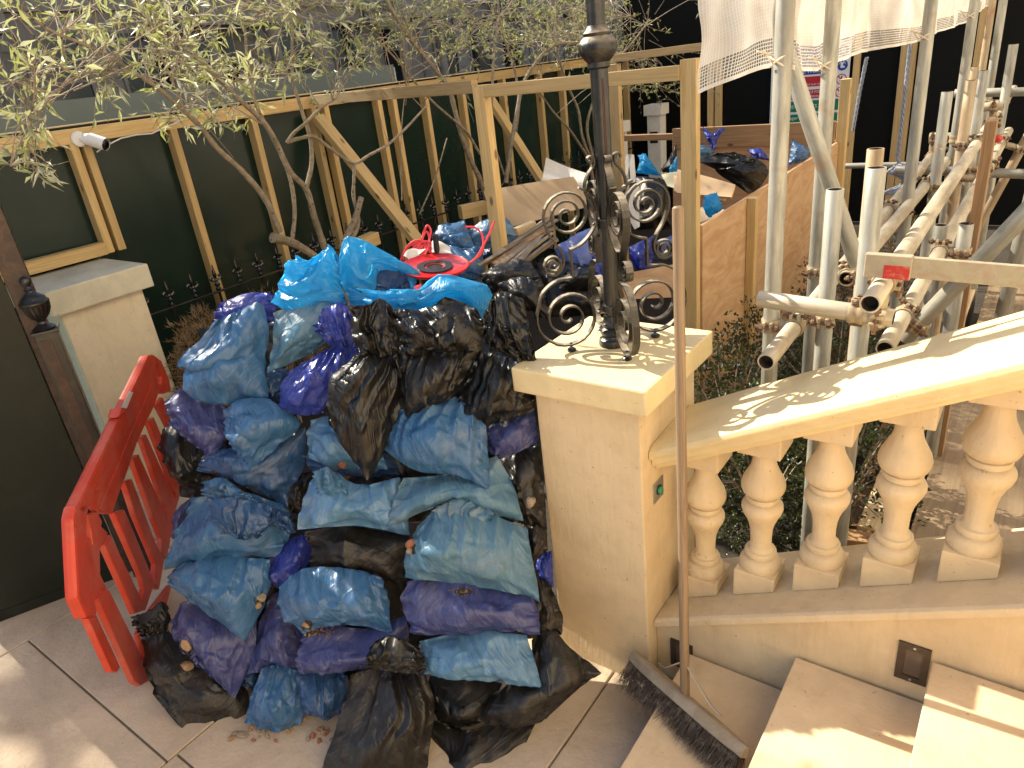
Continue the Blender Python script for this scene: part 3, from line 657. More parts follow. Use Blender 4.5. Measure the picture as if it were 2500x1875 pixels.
def clamp_at(c1, d1, c2, d2):
    """double coupler joining two tubes at their nearest points c1 and c2"""
    off = c2 - c1; D = np.linalg.norm(off); off = off / D; g = G()
    for c, dd in ((c1, d1), (c2, d2)):
        g.lathe([(.0246, -.019), (.0290, -.020), (.0305, -.014), (.0290, -.005), (.0275, 0), (.0290, .005), (.0305, .014), (.0290, .020), (.0246, .019)], c, 18, dd, caps=False)
    g.lathe([(.017, -D / 2 + .026), (.019, 0), (.017, D / 2 - .026)], (c1 + c2) / 2, 10, off)
    ob = part('coupler', g, 'coupler', scf, smooth=True)
    for c, dd, sg_ in ((c1, d1, -1), (c2, d2, 1)):
        e = np.cross(dd, off); e = e / (np.linalg.norm(e) + 1e-9)
        if np.dot(e, CAM - c) < 0: e = -e
        q = c + e * .036 + off * sg_ * .002
        h = G(); h.lathe([(.0055, -.040), (.0055, .036)], q, 8, off); h.lathe([(.0115, .012), (.0115, .024)], q, 6, off); h.lathe([(.0085, -.034), (.0105, -.030), (.0105, -.024)], q, 8, off); part('bolt', h, 'bolt_rust', ob)
        j = G()
        for s2 in (-1, 1): j.add(*boxpts(q - e * .006 + off * s2 * .011, dd, e, off, .016, .011, .0045))
        part('flap', j, 'coupler', ob, bevel=.002)
        k2 = c - e * .032; part('hinge_pin', G().lathe([(.0065, -.017), (.0065, .017)], k2, 8, dd), 'bolt_rust', ob)
TUBES = [o for o in scf.children if o.name.startswith(('standard_tube', 'ledger_tube'))]
segs = []
for o in TUBES:
    m = o.matrix_basis; a_ = np.array(m.translation); z_ = np.array(m.col[2][:3]); L_ = max(v.co.z for v in o.data.vertices); segs.append((a_, z_, L_))
made = []
for i in range(len(segs)):
    for j in range(i + 1, len(segs)):
        (a1, u1, l1), (a2, u2, l2) = segs[i], segs[j]; cr = np.cross(u1, u2); n2 = cr @ cr
        if n2 < .04: continue
        dlt = a2 - a1; t1 = np.dot(np.cross(dlt, u2), cr) / n2; t2 = np.dot(np.cross(dlt, u1), cr) / n2
        if not (-.01 < t1 < l1 + .01 and -.01 < t2 < l2 + .01): continue
        c1, c2 = a1 + u1 * t1, a2 + u2 * t2; D = np.linalg.norm(c2 - c1)
        if D < .035 or D > .105 or c1[2] < .35 or any(np.linalg.norm(c1 - q) < .07 for q in made): continue
        clamp_at(c1, u1, c2, u2); made.append(c1)
print('COUPLERS', len(made))
Z, Yd, Xd = A(0, 0, 1), A(0, 1, 0), A(1, 0, 0)
# flat ladder beam with a red painted sleeve
b0, b1 = at(2112, 645, 'y', 1.90), at(2520, 676, 'y', 1.90)
beam('flat_beam', b0 + A(.09, 0, 0), b1 + A(.3, 0, -.01), .052, .012, 'beam_alu', scf, roll=(0, 1, 0))
beam('painted_sleeve', b0, b0 + (b1 - b0) / np.linalg.norm(b1 - b0) * .105, .060, .022, 'beam_alu', scf, roll=(0, 1, 0))
sd_ = (b1 - b0) / np.linalg.norm(b1 - b0); beam('red_paint', b0 + sd_ * .045 + A(0, -.0116, -.012), b0 + sd_ * .102 + A(0, -.0116, -.012), .034, .001, 'paint_red_worn', scf, roll=(0, 1, 0), bevel=0)
b0, b1 = at(2422, 292, 'y', 3.0), at(2352, 800, 'y', 3.0)
pk = thing('upright_plank', 'brown timber plank standing upright among the scaffold tubes', 'plank', tuple(b1)); beam('plank_board', (float(b0[0]), 3.0, .15), (float(b0[0]), 3.0, float(b0[2])), .035, .075, 'timber_brown', pk, roll=(0, 1, 0))
part('cap_tie', G().lathe([(.013, 0), (.013, .02), (.001, .025)], tuple(at(2432, 340, 'y', 3.05)), 10, (.5, -1, .2)), 'red_cap', pk)

# scaffold boards on the ground behind the balustrade
for k, (x0, x1, z_) in enumerate(((-.36, -.24, .36), (-.20, .24, .34), (.25, .62, .345), (.63, 1.02, .34), (1.03, 1.42, .345))):
    t = thing('walkway_board', ['narrow pale board at the edge of the walkway behind the balusters', 'wide brown walkway board behind the fourth baluster', 'walkway board with sunlit stripes behind the fifth baluster', 'walkway board next to the sunlit one, towards the house', 'walkway board at the right edge of the picture'][k], 'board', (x0, 2.7, z_ - .04), 'walkway boards')
    beam('deck_board', ((x0 + x1) / 2, 2.32, z_ - .02), ((x0 + x1) / 2, 5.6, z_ - .02), x1 - x0 - .022, .038, 'timber_pale' if k == 0 else 'scaffold_board', t, roll=(0, 0, 1))
    for yy in (2.6, 4.0, 5.3): part('batten', G().box(x0 + .02, x1 - .02, yy, yy + .06, z_ - .1, z_ - .041), 'timber_brown', t)
t = thing('pallet_block', 'broken timber blocks below the walkway boards', 'timber', (-.3, 2.4, 0)); beam('block', (-.42, 2.26, .30), (-.10, 2.34, .30), .07, .09, 'timber_brown', t); beam('block', (-.40, 2.44, .22), (-.40, 3.4, .22), .08, .09, 'timber_brown', t); beam('rail', (-.10, 2.27, .335), (.3, 2.29, .335), .04, .05, 'board_grey', t)

# debris netting
def m_net():
    m, t, b = _m('netting'); out = t.nodes['Material Output']
    uv = coords(t, 'UV'); sep = t.nodes.new('ShaderNodeSeparateXYZ'); t.links.new(uv, sep.inputs[0])
    def fr(s, k): return mathn(t, 'FRACT', mathn(t, 'MULTIPLY', s, k))
    a = fr(sep.outputs[0], 105); c = fr(sep.outputs[1], 105)
    hole = mathn(t, 'MULTIPLY', mathn(t, 'GREATER_THAN', a, .22), mathn(t, 'GREATER_THAN', c, .25))
    # open mesh in the hem and in reinforcement bands, closed woven film elsewhere
    hem = mathn(t, 'MULTIPLY', mathn(t, 'LESS_THAN', sep.outputs[1], .075), mathn(t, 'GREATER_THAN', sep.outputs[1], .012))
    bandv = mathn(t, 'GREATER_THAN', noise(t, coords(t, 'UV', (2.3, 7, 1)), 1.0, 1), .70)
    op = mathn(t, 'MULTIPLY', hole, mathn(t, 'MAXIMUM', hem, mathn(t, 'MULTIPLY', bandv, mathn(t, 'GREATER_THAN', sep.outputs[1], .45))))
    thin = mathn(t, 'MULTIPLY', hole, .20)
    fac = mathn(t, 'MAXIMUM', mathn(t, 'MULTIPLY', op, .80), thin)
    n = noise(t, uv, 9, 5, .65); col = mixc(t, ramp(t, n, [(.40, 0), (.72, .55)]), (.66, .62, .56), (.48, .36, .24))
    col = mixc(t, mathn(t, 'MULTIPLY', mathn(t, 'LESS_THAN', c, .3), .25), col, (.45, .36, .26))
    t.links.new(col, b.inputs['Base Color']); b.inputs['Roughness'].default_value = .55
    tr = t.nodes.new('ShaderNodeBsdfTranslucent'); t.links.new(col, tr.inputs[0]); m1 = t.nodes.new('ShaderNodeMixShader'); m1.inputs[0].default_value = .38
    t.links.new(b.outputs[0], m1.inputs[1]); t.links.new(tr.outputs[0], m1.inputs[2])
    tp = t.nodes.new('ShaderNodeBsdfTransparent'); m2 = t.nodes.new('ShaderNodeMixShader'); t.links.new(fac, m2.inputs[0]); t.links.new(m1.outputs[0], m2.inputs[1]); t.links.new(tp.outputs[0], m2.inputs[2]); t.links.new(m2.outputs[0], out.inputs[0])
    return m
m_net()
net = thing('debris_netting', 'white scaffold debris sheeting tied to the tubes at the top right', 'netting', (-.65, 3, 1.9))
XN = -.648
low = np.array([at(x, y, 'x', XN - o_) for x, y, o_ in ((1734, 228, .26), (1800, 196, .16), (1870, 168, .05), (1900, 163, .0), (1950, 172, .0), (2015, 172, .0), (2110, 128, .0), (2245, 104, .0), (2310, 75, .0), (2372, 52, .0), (2400, 25, .0), (2440, 0, .0))])
NU, NV = 150, 50; sd = np.r_[0, np.cumsum(np.linalg.norm(np.diff(low[:, :2], axis=0), axis=1))]
me = bpy.data.meshes.new('m'); vs_, fs_, uv_ = [], [], []
rn = np.random.default_rng(5); ph = rn.uniform(0, 6, 8)
for j in range(NV):
    for i in range(NU):
        s_ = sd[-1] * (i / (NU - 1))**1.6; x, y, z0 = (np.interp(s_, sd, low[:, k]) for k in range(3)); v = j / (NV - 1); z = z0 + v * .75
        bend = .030 * math.sin(s_ * 7 + ph[0] + v * 2) + .016 * math.sin(s_ * 19 + ph[1] + v * 5) + .010 * math.sin(s_ * 41 + ph[2] - v * 7) + .012 * math.sin(z * 23 + s_ * 5)
        bend *= min(1, .35 + v * 2); vs_.append((x - .02 + bend, y, z)); uv_.append((s_, v * .75))
for j in range(NV - 1):
    for i in range(NU - 1): fs_.append((j * NU + i, j * NU + i + 1, (j + 1) * NU + i + 1, (j + 1) * NU + i))
me.from_pydata(vs_, [], fs_); ul = me.uv_layers.new(name='UVMap')
ul.data.foreach_set('uv', np.array([uv_[l.vertex_index] for l in me.loops], np.float32).ravel()); me.materials.append(MATS['netting']); me.polygons.foreach_set('use_smooth', [True] * len(me.polygons)); put('sheet', me, net)
for (x, y), pz in (((p1x, 2.09), (1890, 150)), ((p2x, 2.62), (2012, 160)), ((p3, 3.52), (2258, 90)), ((STD[9][0], 4.67), (2372, 38))):
    c = A(x, y, ztop(*pz, x, y)); g = G()
    for s_ in (-1, 1):
        g.tube([c + A(.0275 * math.cos(a) - .01, .0275 * math.sin(a), s_ * .018 * math.cos(a)) for a in np.linspace(-2.4, 2.4, 16)] + [c + A(-.06, .03 * s_, .03)], .0024, 6)
    part('tie', g, 'tie_cream', net, smooth=True)

# blue rope hanging by the end posts
rp = thing('hanging_rope', 'grey-blue rope hanging in front of the end hoarding and coiled below', 'rope', tuple(at(2195, 420, 'y', 6.0)))
def rope(pts, r=.012):
    pts = np.array(pts); d = np.r_[0, np.cumsum(np.linalg.norm(np.diff(pts, axis=0), axis=1))]; n = int(d[-1] / .012) + 2; s_ = np.linspace(0, d[-1], n); P_ = np.stack([np.interp(s_, d, pts[:, k]) for k in range(3)], 1)
    g = G()
    for k in range(3):
        a = s_ / .05 * 2 * math.pi / 3 * 1.2 + k * 2.094; q_ = P_ + np.stack([np.cos(a), np.sin(a) , .0 * a], 1) * r * .55; g.tube(list(q_), r * .62, 5)
    return g
part('strand', rope([at(2222, 110, 'y', 6.0), at(2206, 260, 'y', 6.0), at(2192, 380, 'y', 6.0), at(2196, 405, 'y', 6.0)]), 'rope_blue', rp, smooth=True)
part('strand', rope([at(2116, 140, 'y', 6.0), at(2100, 220, 'y', 6.0), at(2082, 320, 'y', 6.0)]), 'rope_blue', rp, smooth=True)
for k in range(5):
    part('coil', rope([at(2196 + random.uniform(-4, 8), 400, 'y', 6.0)] + [at(2165 + 40 * math.sin(a * 3.1) + random.uniform(-6, 6) + 8 * k, 420 + 45 * a, 'y', 6.0 - .05 * k) for a in np.linspace(0, 1.2, 9)]), 'rope_blue', rp, smooth=True)

# ------------------------------------------------------------------ polythene bag materials
def m_bag(name, base, dirt=(.30, .22, .16), dirt_amt=.5, trans=.12, rough=.33, tint=None, pale=.25):
    m, t, b = _m(name)
    inf = t.nodes.new('ShaderNodeObjectInfo')
    def cc(kind, s, rot=0):
        c = t.nodes.new('ShaderNodeTexCoord'); mp = t.nodes.new('ShaderNodeMapping'); mp.inputs['Scale'].default_value = s; mp.inputs['Rotation'].default_value = (0, 0, rot)
        if rot: mp.vector_type = 'TEXTURE'; mp.inputs['Scale'].default_value = tuple(1 / k for k in s)
        cx = t.nodes.new('ShaderNodeCombineXYZ')
        for i in range(3): t.links.new(mathn(t, 'MULTIPLY', inf.outputs['Random'], 9.0 + 5 * i), cx.inputs[i])
        t.links.new(cx.outputs[0], mp.inputs['Location']); t.links.new(c.outputs[kind], mp.inputs[0]); return mp.outputs[0]
    v = cc('Object', (1, 1, 1)); u = cc('UV', (7, 1.5, 1))
    n1 = noise(t, v, 5, 4, .68, .6); n2 = noise(t, u, 2.2, 3, .7, .9); n3 = noise(t, v, 46, 2, .7)
    c = mixc(t, ramp(t, n1, [(.25, .55), (.52, 0)]), base, tint or tuple(x * .6 for x in base))
    c = mixc(t, ramp(t, n2, [(.50, 0), (.76, pale)]), c, tuple(min(1, x * 1.4 + .10) for x in base))
    def ridge(rot, sx, sy):
        nz_ = noise(t, cc('UV', (sx, sy, 1), rot), 1.0, 2, .55, .5); d_ = mathn(t, 'ABSOLUTE', mathn(t, 'SUBTRACT', nz_, .5)); return ramp(t, d_, [(.0, 1), (.11, 0)])
    rA = mathn(t, 'MULTIPLY', ridge(.55, 17, 2.4), ramp(t, n1, [(.38, 1), (.56, 0)])); rB = mathn(t, 'MULTIPLY', ridge(-.85, 15, 2.6), ramp(t, n1, [(.46, 0), (.62, 1)]))
    rid = mathn(t, 'MAXIMUM', rA, rB)
    c = mixc(t, mathn(t, 'MULTIPLY', rid, pale * .45), c, tuple(min(1, x * 1.3 + .13) for x in base))
    c = mixc(t, ramp(t, n1, [(.52, 0), (.76, dirt_amt)]), c, dirt)
    sp = mathn(t, 'MULTIPLY', ramp(t, n3, [(.60, 0), (.72, 1)]), ramp(t, n1, [(.46, 0), (.66, .5)]))
    c = mixc(t, sp, c, dirt)
    t.links.new(c, b.inputs['Base Color'])
    t.links.new(ramp(t, n1, [(.45, rough), (.74, min(.9, rough + .36))]), b.inputs['Roughness'])
    b.inputs['Specular IOR Level'].default_value = .45
    vo = t.nodes.new('ShaderNodeTexVoronoi'); vo.feature = 'DISTANCE_TO_EDGE'; vo.inputs['Scale'].default_value = 1.0
    uu1 = cc('UV', (6.0, 2.2, 1)); wv = t.nodes.new('ShaderNodeVectorMath'); wv.operation = 'MULTIPLY_ADD'; wv.inputs[1].default_value = (1.2, 1.2, 1.2)
    nn = _n(t, 'ShaderNodeTexNoise'); nn.inputs['Scale'].default_value = 6; nn.inputs['Detail'].default_value = 1; t.links.new(v, nn.inputs['Vector'])
    t.links.new(nn.outputs['Color'], wv.inputs[0]); t.links.new(uu1, wv.inputs[2]); t.links.new(wv.outputs[0], vo.inputs['Vector'])
    f1 = mathn(t, 'MINIMUM', vo.outputs['Distance'], .20)
    h2 = mathn(t, 'ADD', mathn(t, 'MULTIPLY', f1, 1.5), mathn(t, 'MULTIPLY', mathn(t, 'ABSOLUTE', mathn(t, 'SUBTRACT', n2, .5)), 1.6))
    nb = bump(t, None, h2, .20, .010); nb = bump(t, b, rid, .55, .0035, nb)
    if trans > 0:
        out = t.nodes['Material Output']; tr = t.nodes.new('ShaderNodeBsdfTranslucent'); mx = t.nodes.new('ShaderNodeMixShader')
        t.links.new(c, tr.inputs[0]) if False else None
        tc = tuple(min(1, x * 2.0 + .02) for x in base); tr.inputs[0].default_value = (*tc, 1); t.links.new(nb, tr.inputs['Normal'])
        mx.inputs[0].default_value = trans; t.links.new(b.outputs[0], mx.inputs[1]); t.links.new(tr.outputs[0], mx.inputs[2]); t.links.new(mx.outputs[0], out.inputs[0])
    return m
m_bag('bag_blue', (.034, .115, .250), (.27, .24, .21), .34, .07, .27, None, .40)
m_bag('bag_deep', (.020, .066, .165), (.24, .21, .19), .32, .06, .27, None, .32)
m_bag('bag_sky', (.085, .205, .350), (.34, .31, .27), .36, .11, .28, None, .45)
m_bag('bag_teal', (.075, .175, .265), (.35, .32, .27), .38, .10, .29, None, .42)
m_bag('bag_cyan', (.030, .30, .55), (.26, .34, .38), .20, .50, .24)
m_bag('bag_violet', (.038, .047, .160), (.29, .25, .24), .36, .06, .27, None, .35)
m_bag('bag_royal', (.024, .042, .28), (.22, .21, .28), .22, .14, .24)
m_bag('bag_lilac', (.14, .19, .46), (.34, .34, .42), .3, .2, .28)
m_bag('bag_black', (.0050, .0046, .0042), (.10, .08, .06), .30, 0, .31, (.010, .009, .008), .07)
m_bag('bag_grime', (.0085, .0075, .0065), (.15, .115, .085), .40, 0, .34, (.018, .015, .012), .10)

# ------------------------------------------------------------------ bag solver: a slack rectangular film, pinned round its outline, blown up from behind
HN = np.array([.405, -.914]); H0 = np.array([-1.07, 1.23]); LEAN = .52
def heap_point(px, py, off=0.0):
    """where the sight line meets the leaning face of the heap, moved towards the viewer by off"""
    n = np.array([HN[0], HN[1], LEAN]); n_ = n / np.linalg.norm(n)
    d = (H0[0] * HN[0] + H0[1] * HN[1]); r = ray(px, py)
    tt = (d + off * np.linalg.norm(n) - CAM @ n) / (r @ n); return CAM + tt * r
BAGS = []
PRESS, SLK, TK, CREASE = .28, .55, .78, 1.0
def bag(mat, z, corners, mids=((), (), (), ()), off=0., T=.10, slack=1.10, sheet=.5, press=1., label=None, parent=None, name='rubbish_bag',
        tilt=(0, 0), grav=1., plane=None, cat='rubbish bag', noise_=.012, pleat=None):
    """corners clockwise from the top left, mids = extra outline points on top, right, bottom, left"""
    BAGS.append(dict(mat=mat, z=z, c=corners, m=mids, off=off, T=T, slack=slack, sheet=sheet, press=press, label=label, parent=parent, name=name,
                     tilt=tilt, grav=grav, plane=plane, cat=cat, noise=noise_, pleat=pleat))
    return len(BAGS) - 1
def side_pts(pts, n):
    """n points along a rounded curve through pts"""
    P = np.asarray(pts, float); k = len(P)
    d = np.r_[0, np.cumsum(np.linalg.norm(np.diff(P, axis=0), axis=1))]; s = np.linspace(0, d[-1], n)
    if k < 3: return np.stack([np.interp(s, d, P[:, i]) for i in range(2)], 1)
    m = np.zeros_like(P); m[1:-1] = (P[2:] - P[:-2]) / (d[2:] - d[:-2])[:, None]
    m[0] = (P[1] - P[0]) / d[1]; m[-1] = (P[-1] - P[-2]) / (d[-1] - d[-2])
    i = np.clip(np.searchsorted(d, s, 'right') - 1, 0, k - 2); h = (d[i + 1] - d[i])[:, None]; x = ((s - d[i])[:, None]) / h
    return (2 * x**3 - 3 * x**2 + 1) * P[i] + (x**3 - 2 * x**2 + x) * h * m[i] + (-2 * x**3 + 3 * x**2) * P[i + 1] + (x**3 - x**2) * h * m[i + 1]
def smooth_noise(B, N, cells, rng):
    g = rng.standard_normal((B, cells + 3, cells + 3)); x = np.linspace(0, cells, N); i = x.astype(int).clip(0, cells - 1); f = x - i; f = f * f * (3 - 2 * f)
    a = g[:, i][:, :, i]; b = g[:, i][:, :, i + 1]; c = g[:, i + 1][:, :, i]; d = g[:, i + 1][:, :, i + 1]
    fx = f[None, None, :]; fy = f[None, :, None]
    return (a * (1 - fx) + b * fx) * (1 - fy) + (c * (1 - fx) + d * fx) * fy
def coons(top, right, bot, left, N):
    u = np.linspace(0, 1, N)[None, :, None]; v = np.linspace(0, 1, N)[:, None, None]
    L = left[::-1]; Bm = bot[::-1]
    return ((1 - v) * top[None] + v * Bm[None] + (1 - u) * L[:, None] + u * right[:, None]
            - ((1 - u) * (1 - v) * top[0] + u * (1 - v) * top[-1] + (1 - u) * v * Bm[0] + u * v * Bm[-1]))
def solve_bags():
    rng = np.random.default_rng(11); N = 37; B = len(BAGS)
    O = np.zeros((B, 3)); EX = np.zeros((B, 3)); EY = np.zeros((B, 3)); EZ = np.zeros((B, 3)); P = np.zeros((B, N, N, 3), np.float32)
    for i, b in enumerate(BAGS):
        z = b['z']; cs = [np.array(z(*c)) for c in b['c']]; ctr = np.mean(cs, 0)
        if b['plane'] is None:
            o = heap_point(*ctr, b['off']); n = np.array([HN[0], HN[1], LEAN])
        else:
            o = np.array(b['plane'][0]); n = np.array(b['plane'][1], float)
        n = n / np.linalg.norm(n); vd = CAM - o; vd /= np.linalg.norm(vd); n = n * .55 + vd * .45; n /= np.linalg.norm(n)
        ex = np.cross((0, 0, 1), n); ex /= np.linalg.norm(ex); ey = np.cross(n, ex)
        n = n + ex * b['tilt'][0] + ey * b['tilt'][1]; n /= np.linalg.norm(n); ex = np.cross((0, 0, 1), n); ex /= np.linalg.norm(ex); ey = np.cross(n, ex)
        if b['plane'] is not None: o = on_plane(*ctr, o, n)
        O[i], EX[i], EY[i], EZ[i] = o, ex, ey, n
        def loc(q): d = on_plane(q[0], q[1], o, n) - o; return np.array([d @ ex, d @ ey])
        S = []
        for k in range(4):
            pts = [b['c'][k]] + list(b['m'][k]) + [b['c'][(k + 1) % 4]]; S.append(side_pts([loc(z(*q)) for q in pts], N))
        P[i, ..., :2] = coons(S[0], S[1], S[2], S[3], N)
    T = TK * np.array([b['T'] for b in BAGS], np.float32)[:, None, None]; slack = 1 + (np.array([b['slack'] for b in BAGS], np.float32)[:, None, None] - 1) * SLK
    sheet = np.array([b['sheet'] for b in BAGS], np.float32)[:, None, None]; press = np.array([b['press'] for b in BAGS], np.float32)[:, None, None, None] * PRESS
    grav = np.array([b['grav'] for b in BAGS], np.float32)[:, None, None]
    nz = np.array([b['noise'] for b in BAGS], np.float32)[:, None, None]
    def rests(P):
        h = np.linalg.norm(P[:, :, 1:] - P[:, :, :-1], axis=-1); v = np.linalg.norm(P[:, 1:] - P[:, :-1], axis=-1)
        hm = np.quantile(h.mean(2), .8, axis=1)[:, None, None]; vm = np.quantile(v.mean(1), .8, axis=1)[:, None, None]
        h = np.maximum(h, h * (1 - sheet) + hm * sheet); v = np.maximum(v, v * (1 - sheet) + vm * sheet)
        return h * slack, v * slack
    flat = P.copy(); RH, RV = rests(flat)
    def dome(N):
        u = np.linspace(-1, 1, N); return ((1 - np.abs(u)**2.2)[None, :] * (1 - np.abs(u)**2.2)[:, None])**.7
    P[..., 2] = dome(N)[None] * T + smooth_noise(B, N, 5, rng) * nz * 1.2 * dome(N)[None] + smooth_noise(B, N, 10, rng) * nz * .9 * dome(N)[None]
    def run(P, RH, RV, iters, pin, T, kb, FL, g=.0006):
        e_ = np.linspace(-1, 1, P.shape[1]); ee = np.maximum(np.abs(e_)[None, :], np.abs(e_)[:, None]); hold = (.03 + .45 * np.clip((ee - .62) / .38, 0, 1)**1.5)[None, :, :, None].astype(np.float32)
        V = np.zeros_like(P); DH = np.sqrt(RH[:, 1:]**2 + RV[:, :, 1:]**2) if False else None
        n = P.shape[1]; lim = T * 1.25
        DD = np.sqrt(((RH[:, :-1] + RH[:, 1:]) / 2)**2 + ((RV[:, :, :-1] + RV[:, :, 1:]) / 2)**2)
        def con(a, b, r, kc):
            d = b - a; L = np.sqrt((d * d).sum(-1)) + 1e-7; s = (L - r) / L; s = np.where(s > 0, s * .5, s * .5 * kc)[..., None]; d *= s; a += d; b -= d
        for it in range(iters):
            dx = np.gradient(P, axis=2); dy = np.gradient(P, axis=1); nn = np.cross(dx, dy); nn = -nn
            nn /= (np.linalg.norm(nn, axis=-1, keepdims=True) + 1e-9)
            Q = P + V * .86 + nn * press * .0011; Q[..., 1] -= g * grav
            old = P; P = Q
            for rep in range(2):
                for s in (0, 1):
                    con(P[:, :, s:-1:2], P[:, :, s + 1::2], RH[:, :, s::2], .25)
                    con(P[:, s:-1:2], P[:, s + 1::2], RV[:, s::2], .25)
                for sy in (0, 1):
                    for sx in (0, 1):
                        r = DD[:, sy::2, sx::2]
                        con(P[:, sy:-1:2, sx:-1:2], P[:, sy + 1::2, sx + 1::2], r, .05); con(P[:, sy:-1:2, sx + 1::2], P[:, sy + 1::2, sx:-1:2], r, .05)
                lap = (P[:, 1:-1, :-2] + P[:, 1:-1, 2:] + P[:, :-2, 1:-1] + P[:, 2:, 1:-1]) * .25 - P[:, 1:-1, 1:-1]; P[:, 1:-1, 1:-1] += lap * kb
                P[:, 0] = pin[:, 0]; P[:, -1] = pin[:, -1]; P[:, :, 0] = pin[:, :, 0]; P[:, :, -1] = pin[:, :, -1]
                P[..., :2] += (FL[..., :2] - P[..., :2]) * hold
                over = P[..., 2] - lim; P[..., 2] -= np.where(over > 0, over * .5, 0); P[..., 2] = np.maximum(P[..., 2], -.25 * T)
            V = P - old
        return P
    # the seam itself waves a little
    seam = smooth_noise(B, N, 11, rng) * nz * 1.0
    pin = flat.copy(); pin[..., 2] += seam
    P = run(P, RH, RV, 46, pin, T, .16, flat)
    def up(A):
        n = A.shape[1]; M = 2 * n - 1; C = np.zeros((A.shape[0], M, M, A.shape[3]), A.dtype)
        C[:, ::2, ::2] = A; C[:, 1::2, ::2] = (A[:, 1:] + A[:, :-1]) / 2; C[:, :, 1::2] = (C[:, :, 2::2] + C[:, :, :-2:2]) / 2; return C
    P = up(P); pin = up(pin); flat2 = up(flat); RH, RV = rests(flat2); N = P.shape[1]
    P[..., 2] += smooth_noise(B, N, 22, rng) * .0015 * dome(N)[None]
    P = run(P, RH, RV, 14, pin, T, .12, flat2)
    # sharp film creases: cells of flat-ish facets with ridges between, stretched along a pull direction
    def cells(P2, size, aniso, ang, seed):
        r = np.random.default_rng(seed); out_ = np.zeros(P2.shape[:3], np.float32)
        for i in range(B):
            q = P2[i].reshape(-1, 2); a = ang[i]; ca, sa = math.cos(a), math.sin(a)
            wx = smooth_noise(1, N, 4, r)[0].reshape(-1) * size * .22; wy = smooth_noise(1, N, 4, r)[0].reshape(-1) * size * .22
            x = (q[:, 0] * ca + q[:, 1] * sa + wx) / size; y = (-q[:, 0] * sa + q[:, 1] * ca + wy) / (size * aniso)
            k = int(max(8, (np.ptp(x) + 1) * (np.ptp(y) + 1) * 1.0)); k = min(k, 160)
            sx = r.uniform(x.min() - .5, x.max() + .5, k).astype(np.float32); sy = r.uniform(y.min() - .5, y.max() + .5, k).astype(np.float32)
            d = (x[:, None] - sx)**2 + (y[:, None] - sy)**2; out_[i] = np.minimum(d.min(1), .9).reshape(N, N)
        return out_
    P2 = flat2[..., :2].astype(np.float32); ang = rng.uniform(-.7, .7, B); dm = dome(N)[None]**.5
    ca = np.array([CREASE * (1 + 6 * (b['noise'] - .012)) for b in BAGS], np.float32)[:, None, None]
    hh = cells(P2, .105, 3.2, ang, 3) * .024 - cells(P2, .15, 1.8, ang + 1.2, 4) * .030 + cells(P2, .040, 4.5, ang + .2, 5) * .0036 * (smooth_noise(B, N, 4, rng) > .0)
    hh = hh + np.maximum(smooth_noise(B, N, 9, rng), 0)**1.5 * .0065 * np.clip(np.linspace(-.2, 1.3, N), 0, 1)[None, :, None]
    dx = np.gradient(P, axis=2); dy = np.gradient(P, axis=1); nn = -np.cross(dx, dy); nn /= (np.linalg.norm(nn, axis=-1, keepdims=True) + 1e-9)
    P = P + nn * ((hh * ca) * (.12 + .88 * dm))[..., None]
    uu_ = np.linspace(0, 1, N)[None, :]; vv_ = np.linspace(0, 1, N)[:, None]
    for i, b in enumerate(BAGS):
        if not b['pleat']: continue
        cnt, amp, mode = b['pleat']; ph = rng.uniform(0, 1)
        x = (uu_ + .07 * smooth_noise(1, N, 3, rng)[0] / max(1, cnt / 5)) * cnt + ph + (smooth_noise(1, N, 2, rng)[0] * .12) * vv_
        k = x - np.floor(x); rdg = np.abs(2 * k - 1)**1.4; sz = .55 + .45 * np.sin(np.floor(x) * 2.7 + ph * 9)
        fade = {'top': np.clip(1 - vv_ * 1.05, 0, 1)**.9, 'all': .35 + .65 * np.sin(np.pi * np.clip(vv_ * .9 + .08, 0, 1)), 'bot': vv_**.9}[mode] * np.ones((N, N))
        fl = np.clip(np.minimum(uu_, 1 - uu_) * 9, 0, 1)
        P[i] += (nn[i] * .3 + np.array([0, 0, .7], np.float32)) * ((rdg - .45) * sz * amp * fade * fl)[..., None]
    out = []
    u = np.linspace(0, 1, N); K = 13; sub = np.linspace(0, N - 1, K).astype(int)
    idx = np.arange(N * N).reshape(N, N)
    f1 = np.stack([idx[:-1, :-1], idx[1:, :-1], idx[1:, 1:], idx[:-1, 1:]], -1).reshape(-1, 4)
    UV = np.stack(np.meshgrid(u, 1 - u), -1).reshape(-1, 2)
    for i, b in enumerate(BAGS):
        W = O[i] + P[i, ..., 0:1] * EX[i] + P[i, ..., 1:2] * EY[i] + P[i, ..., 2:3] * EZ[i]
        # the back: the same outline bellied the other way, coarser
        bk = flat2[i][sub][:, sub].copy(); edge = pin[i][sub][:, sub]; bk[..., 2] = -dome(K) * b['T'] * .75
        for sl_ in ((0, slice(None)), (-1, slice(None)), (slice(None), 0), (slice(None), -1)): bk[sl_] = edge[sl_]
        Wb = O[i] + bk[..., 0:1] * EX[i] + bk[..., 1:2] * EY[i] + bk[..., 2:3] * EZ[i]
        me = bpy.data.meshes.new('m'); nv = N * N; kid = np.arange(K * K).reshape(K, K) + nv
        fb = np.stack([kid[:-1, :-1], kid[:-1, 1:], kid[1:, 1:], kid[1:, :-1]], -1).reshape(-1, 4)
        allv = np.concatenate([W.reshape(-1, 3), Wb.reshape(-1, 3)]).astype(np.float32); allf = np.concatenate([f1, fb]).astype(np.int32)
        me.vertices.add(len(allv)); me.vertices.foreach_set('co', allv.ravel())
        me.loops.add(allf.size); me.loops.foreach_set('vertex_index', allf.ravel())
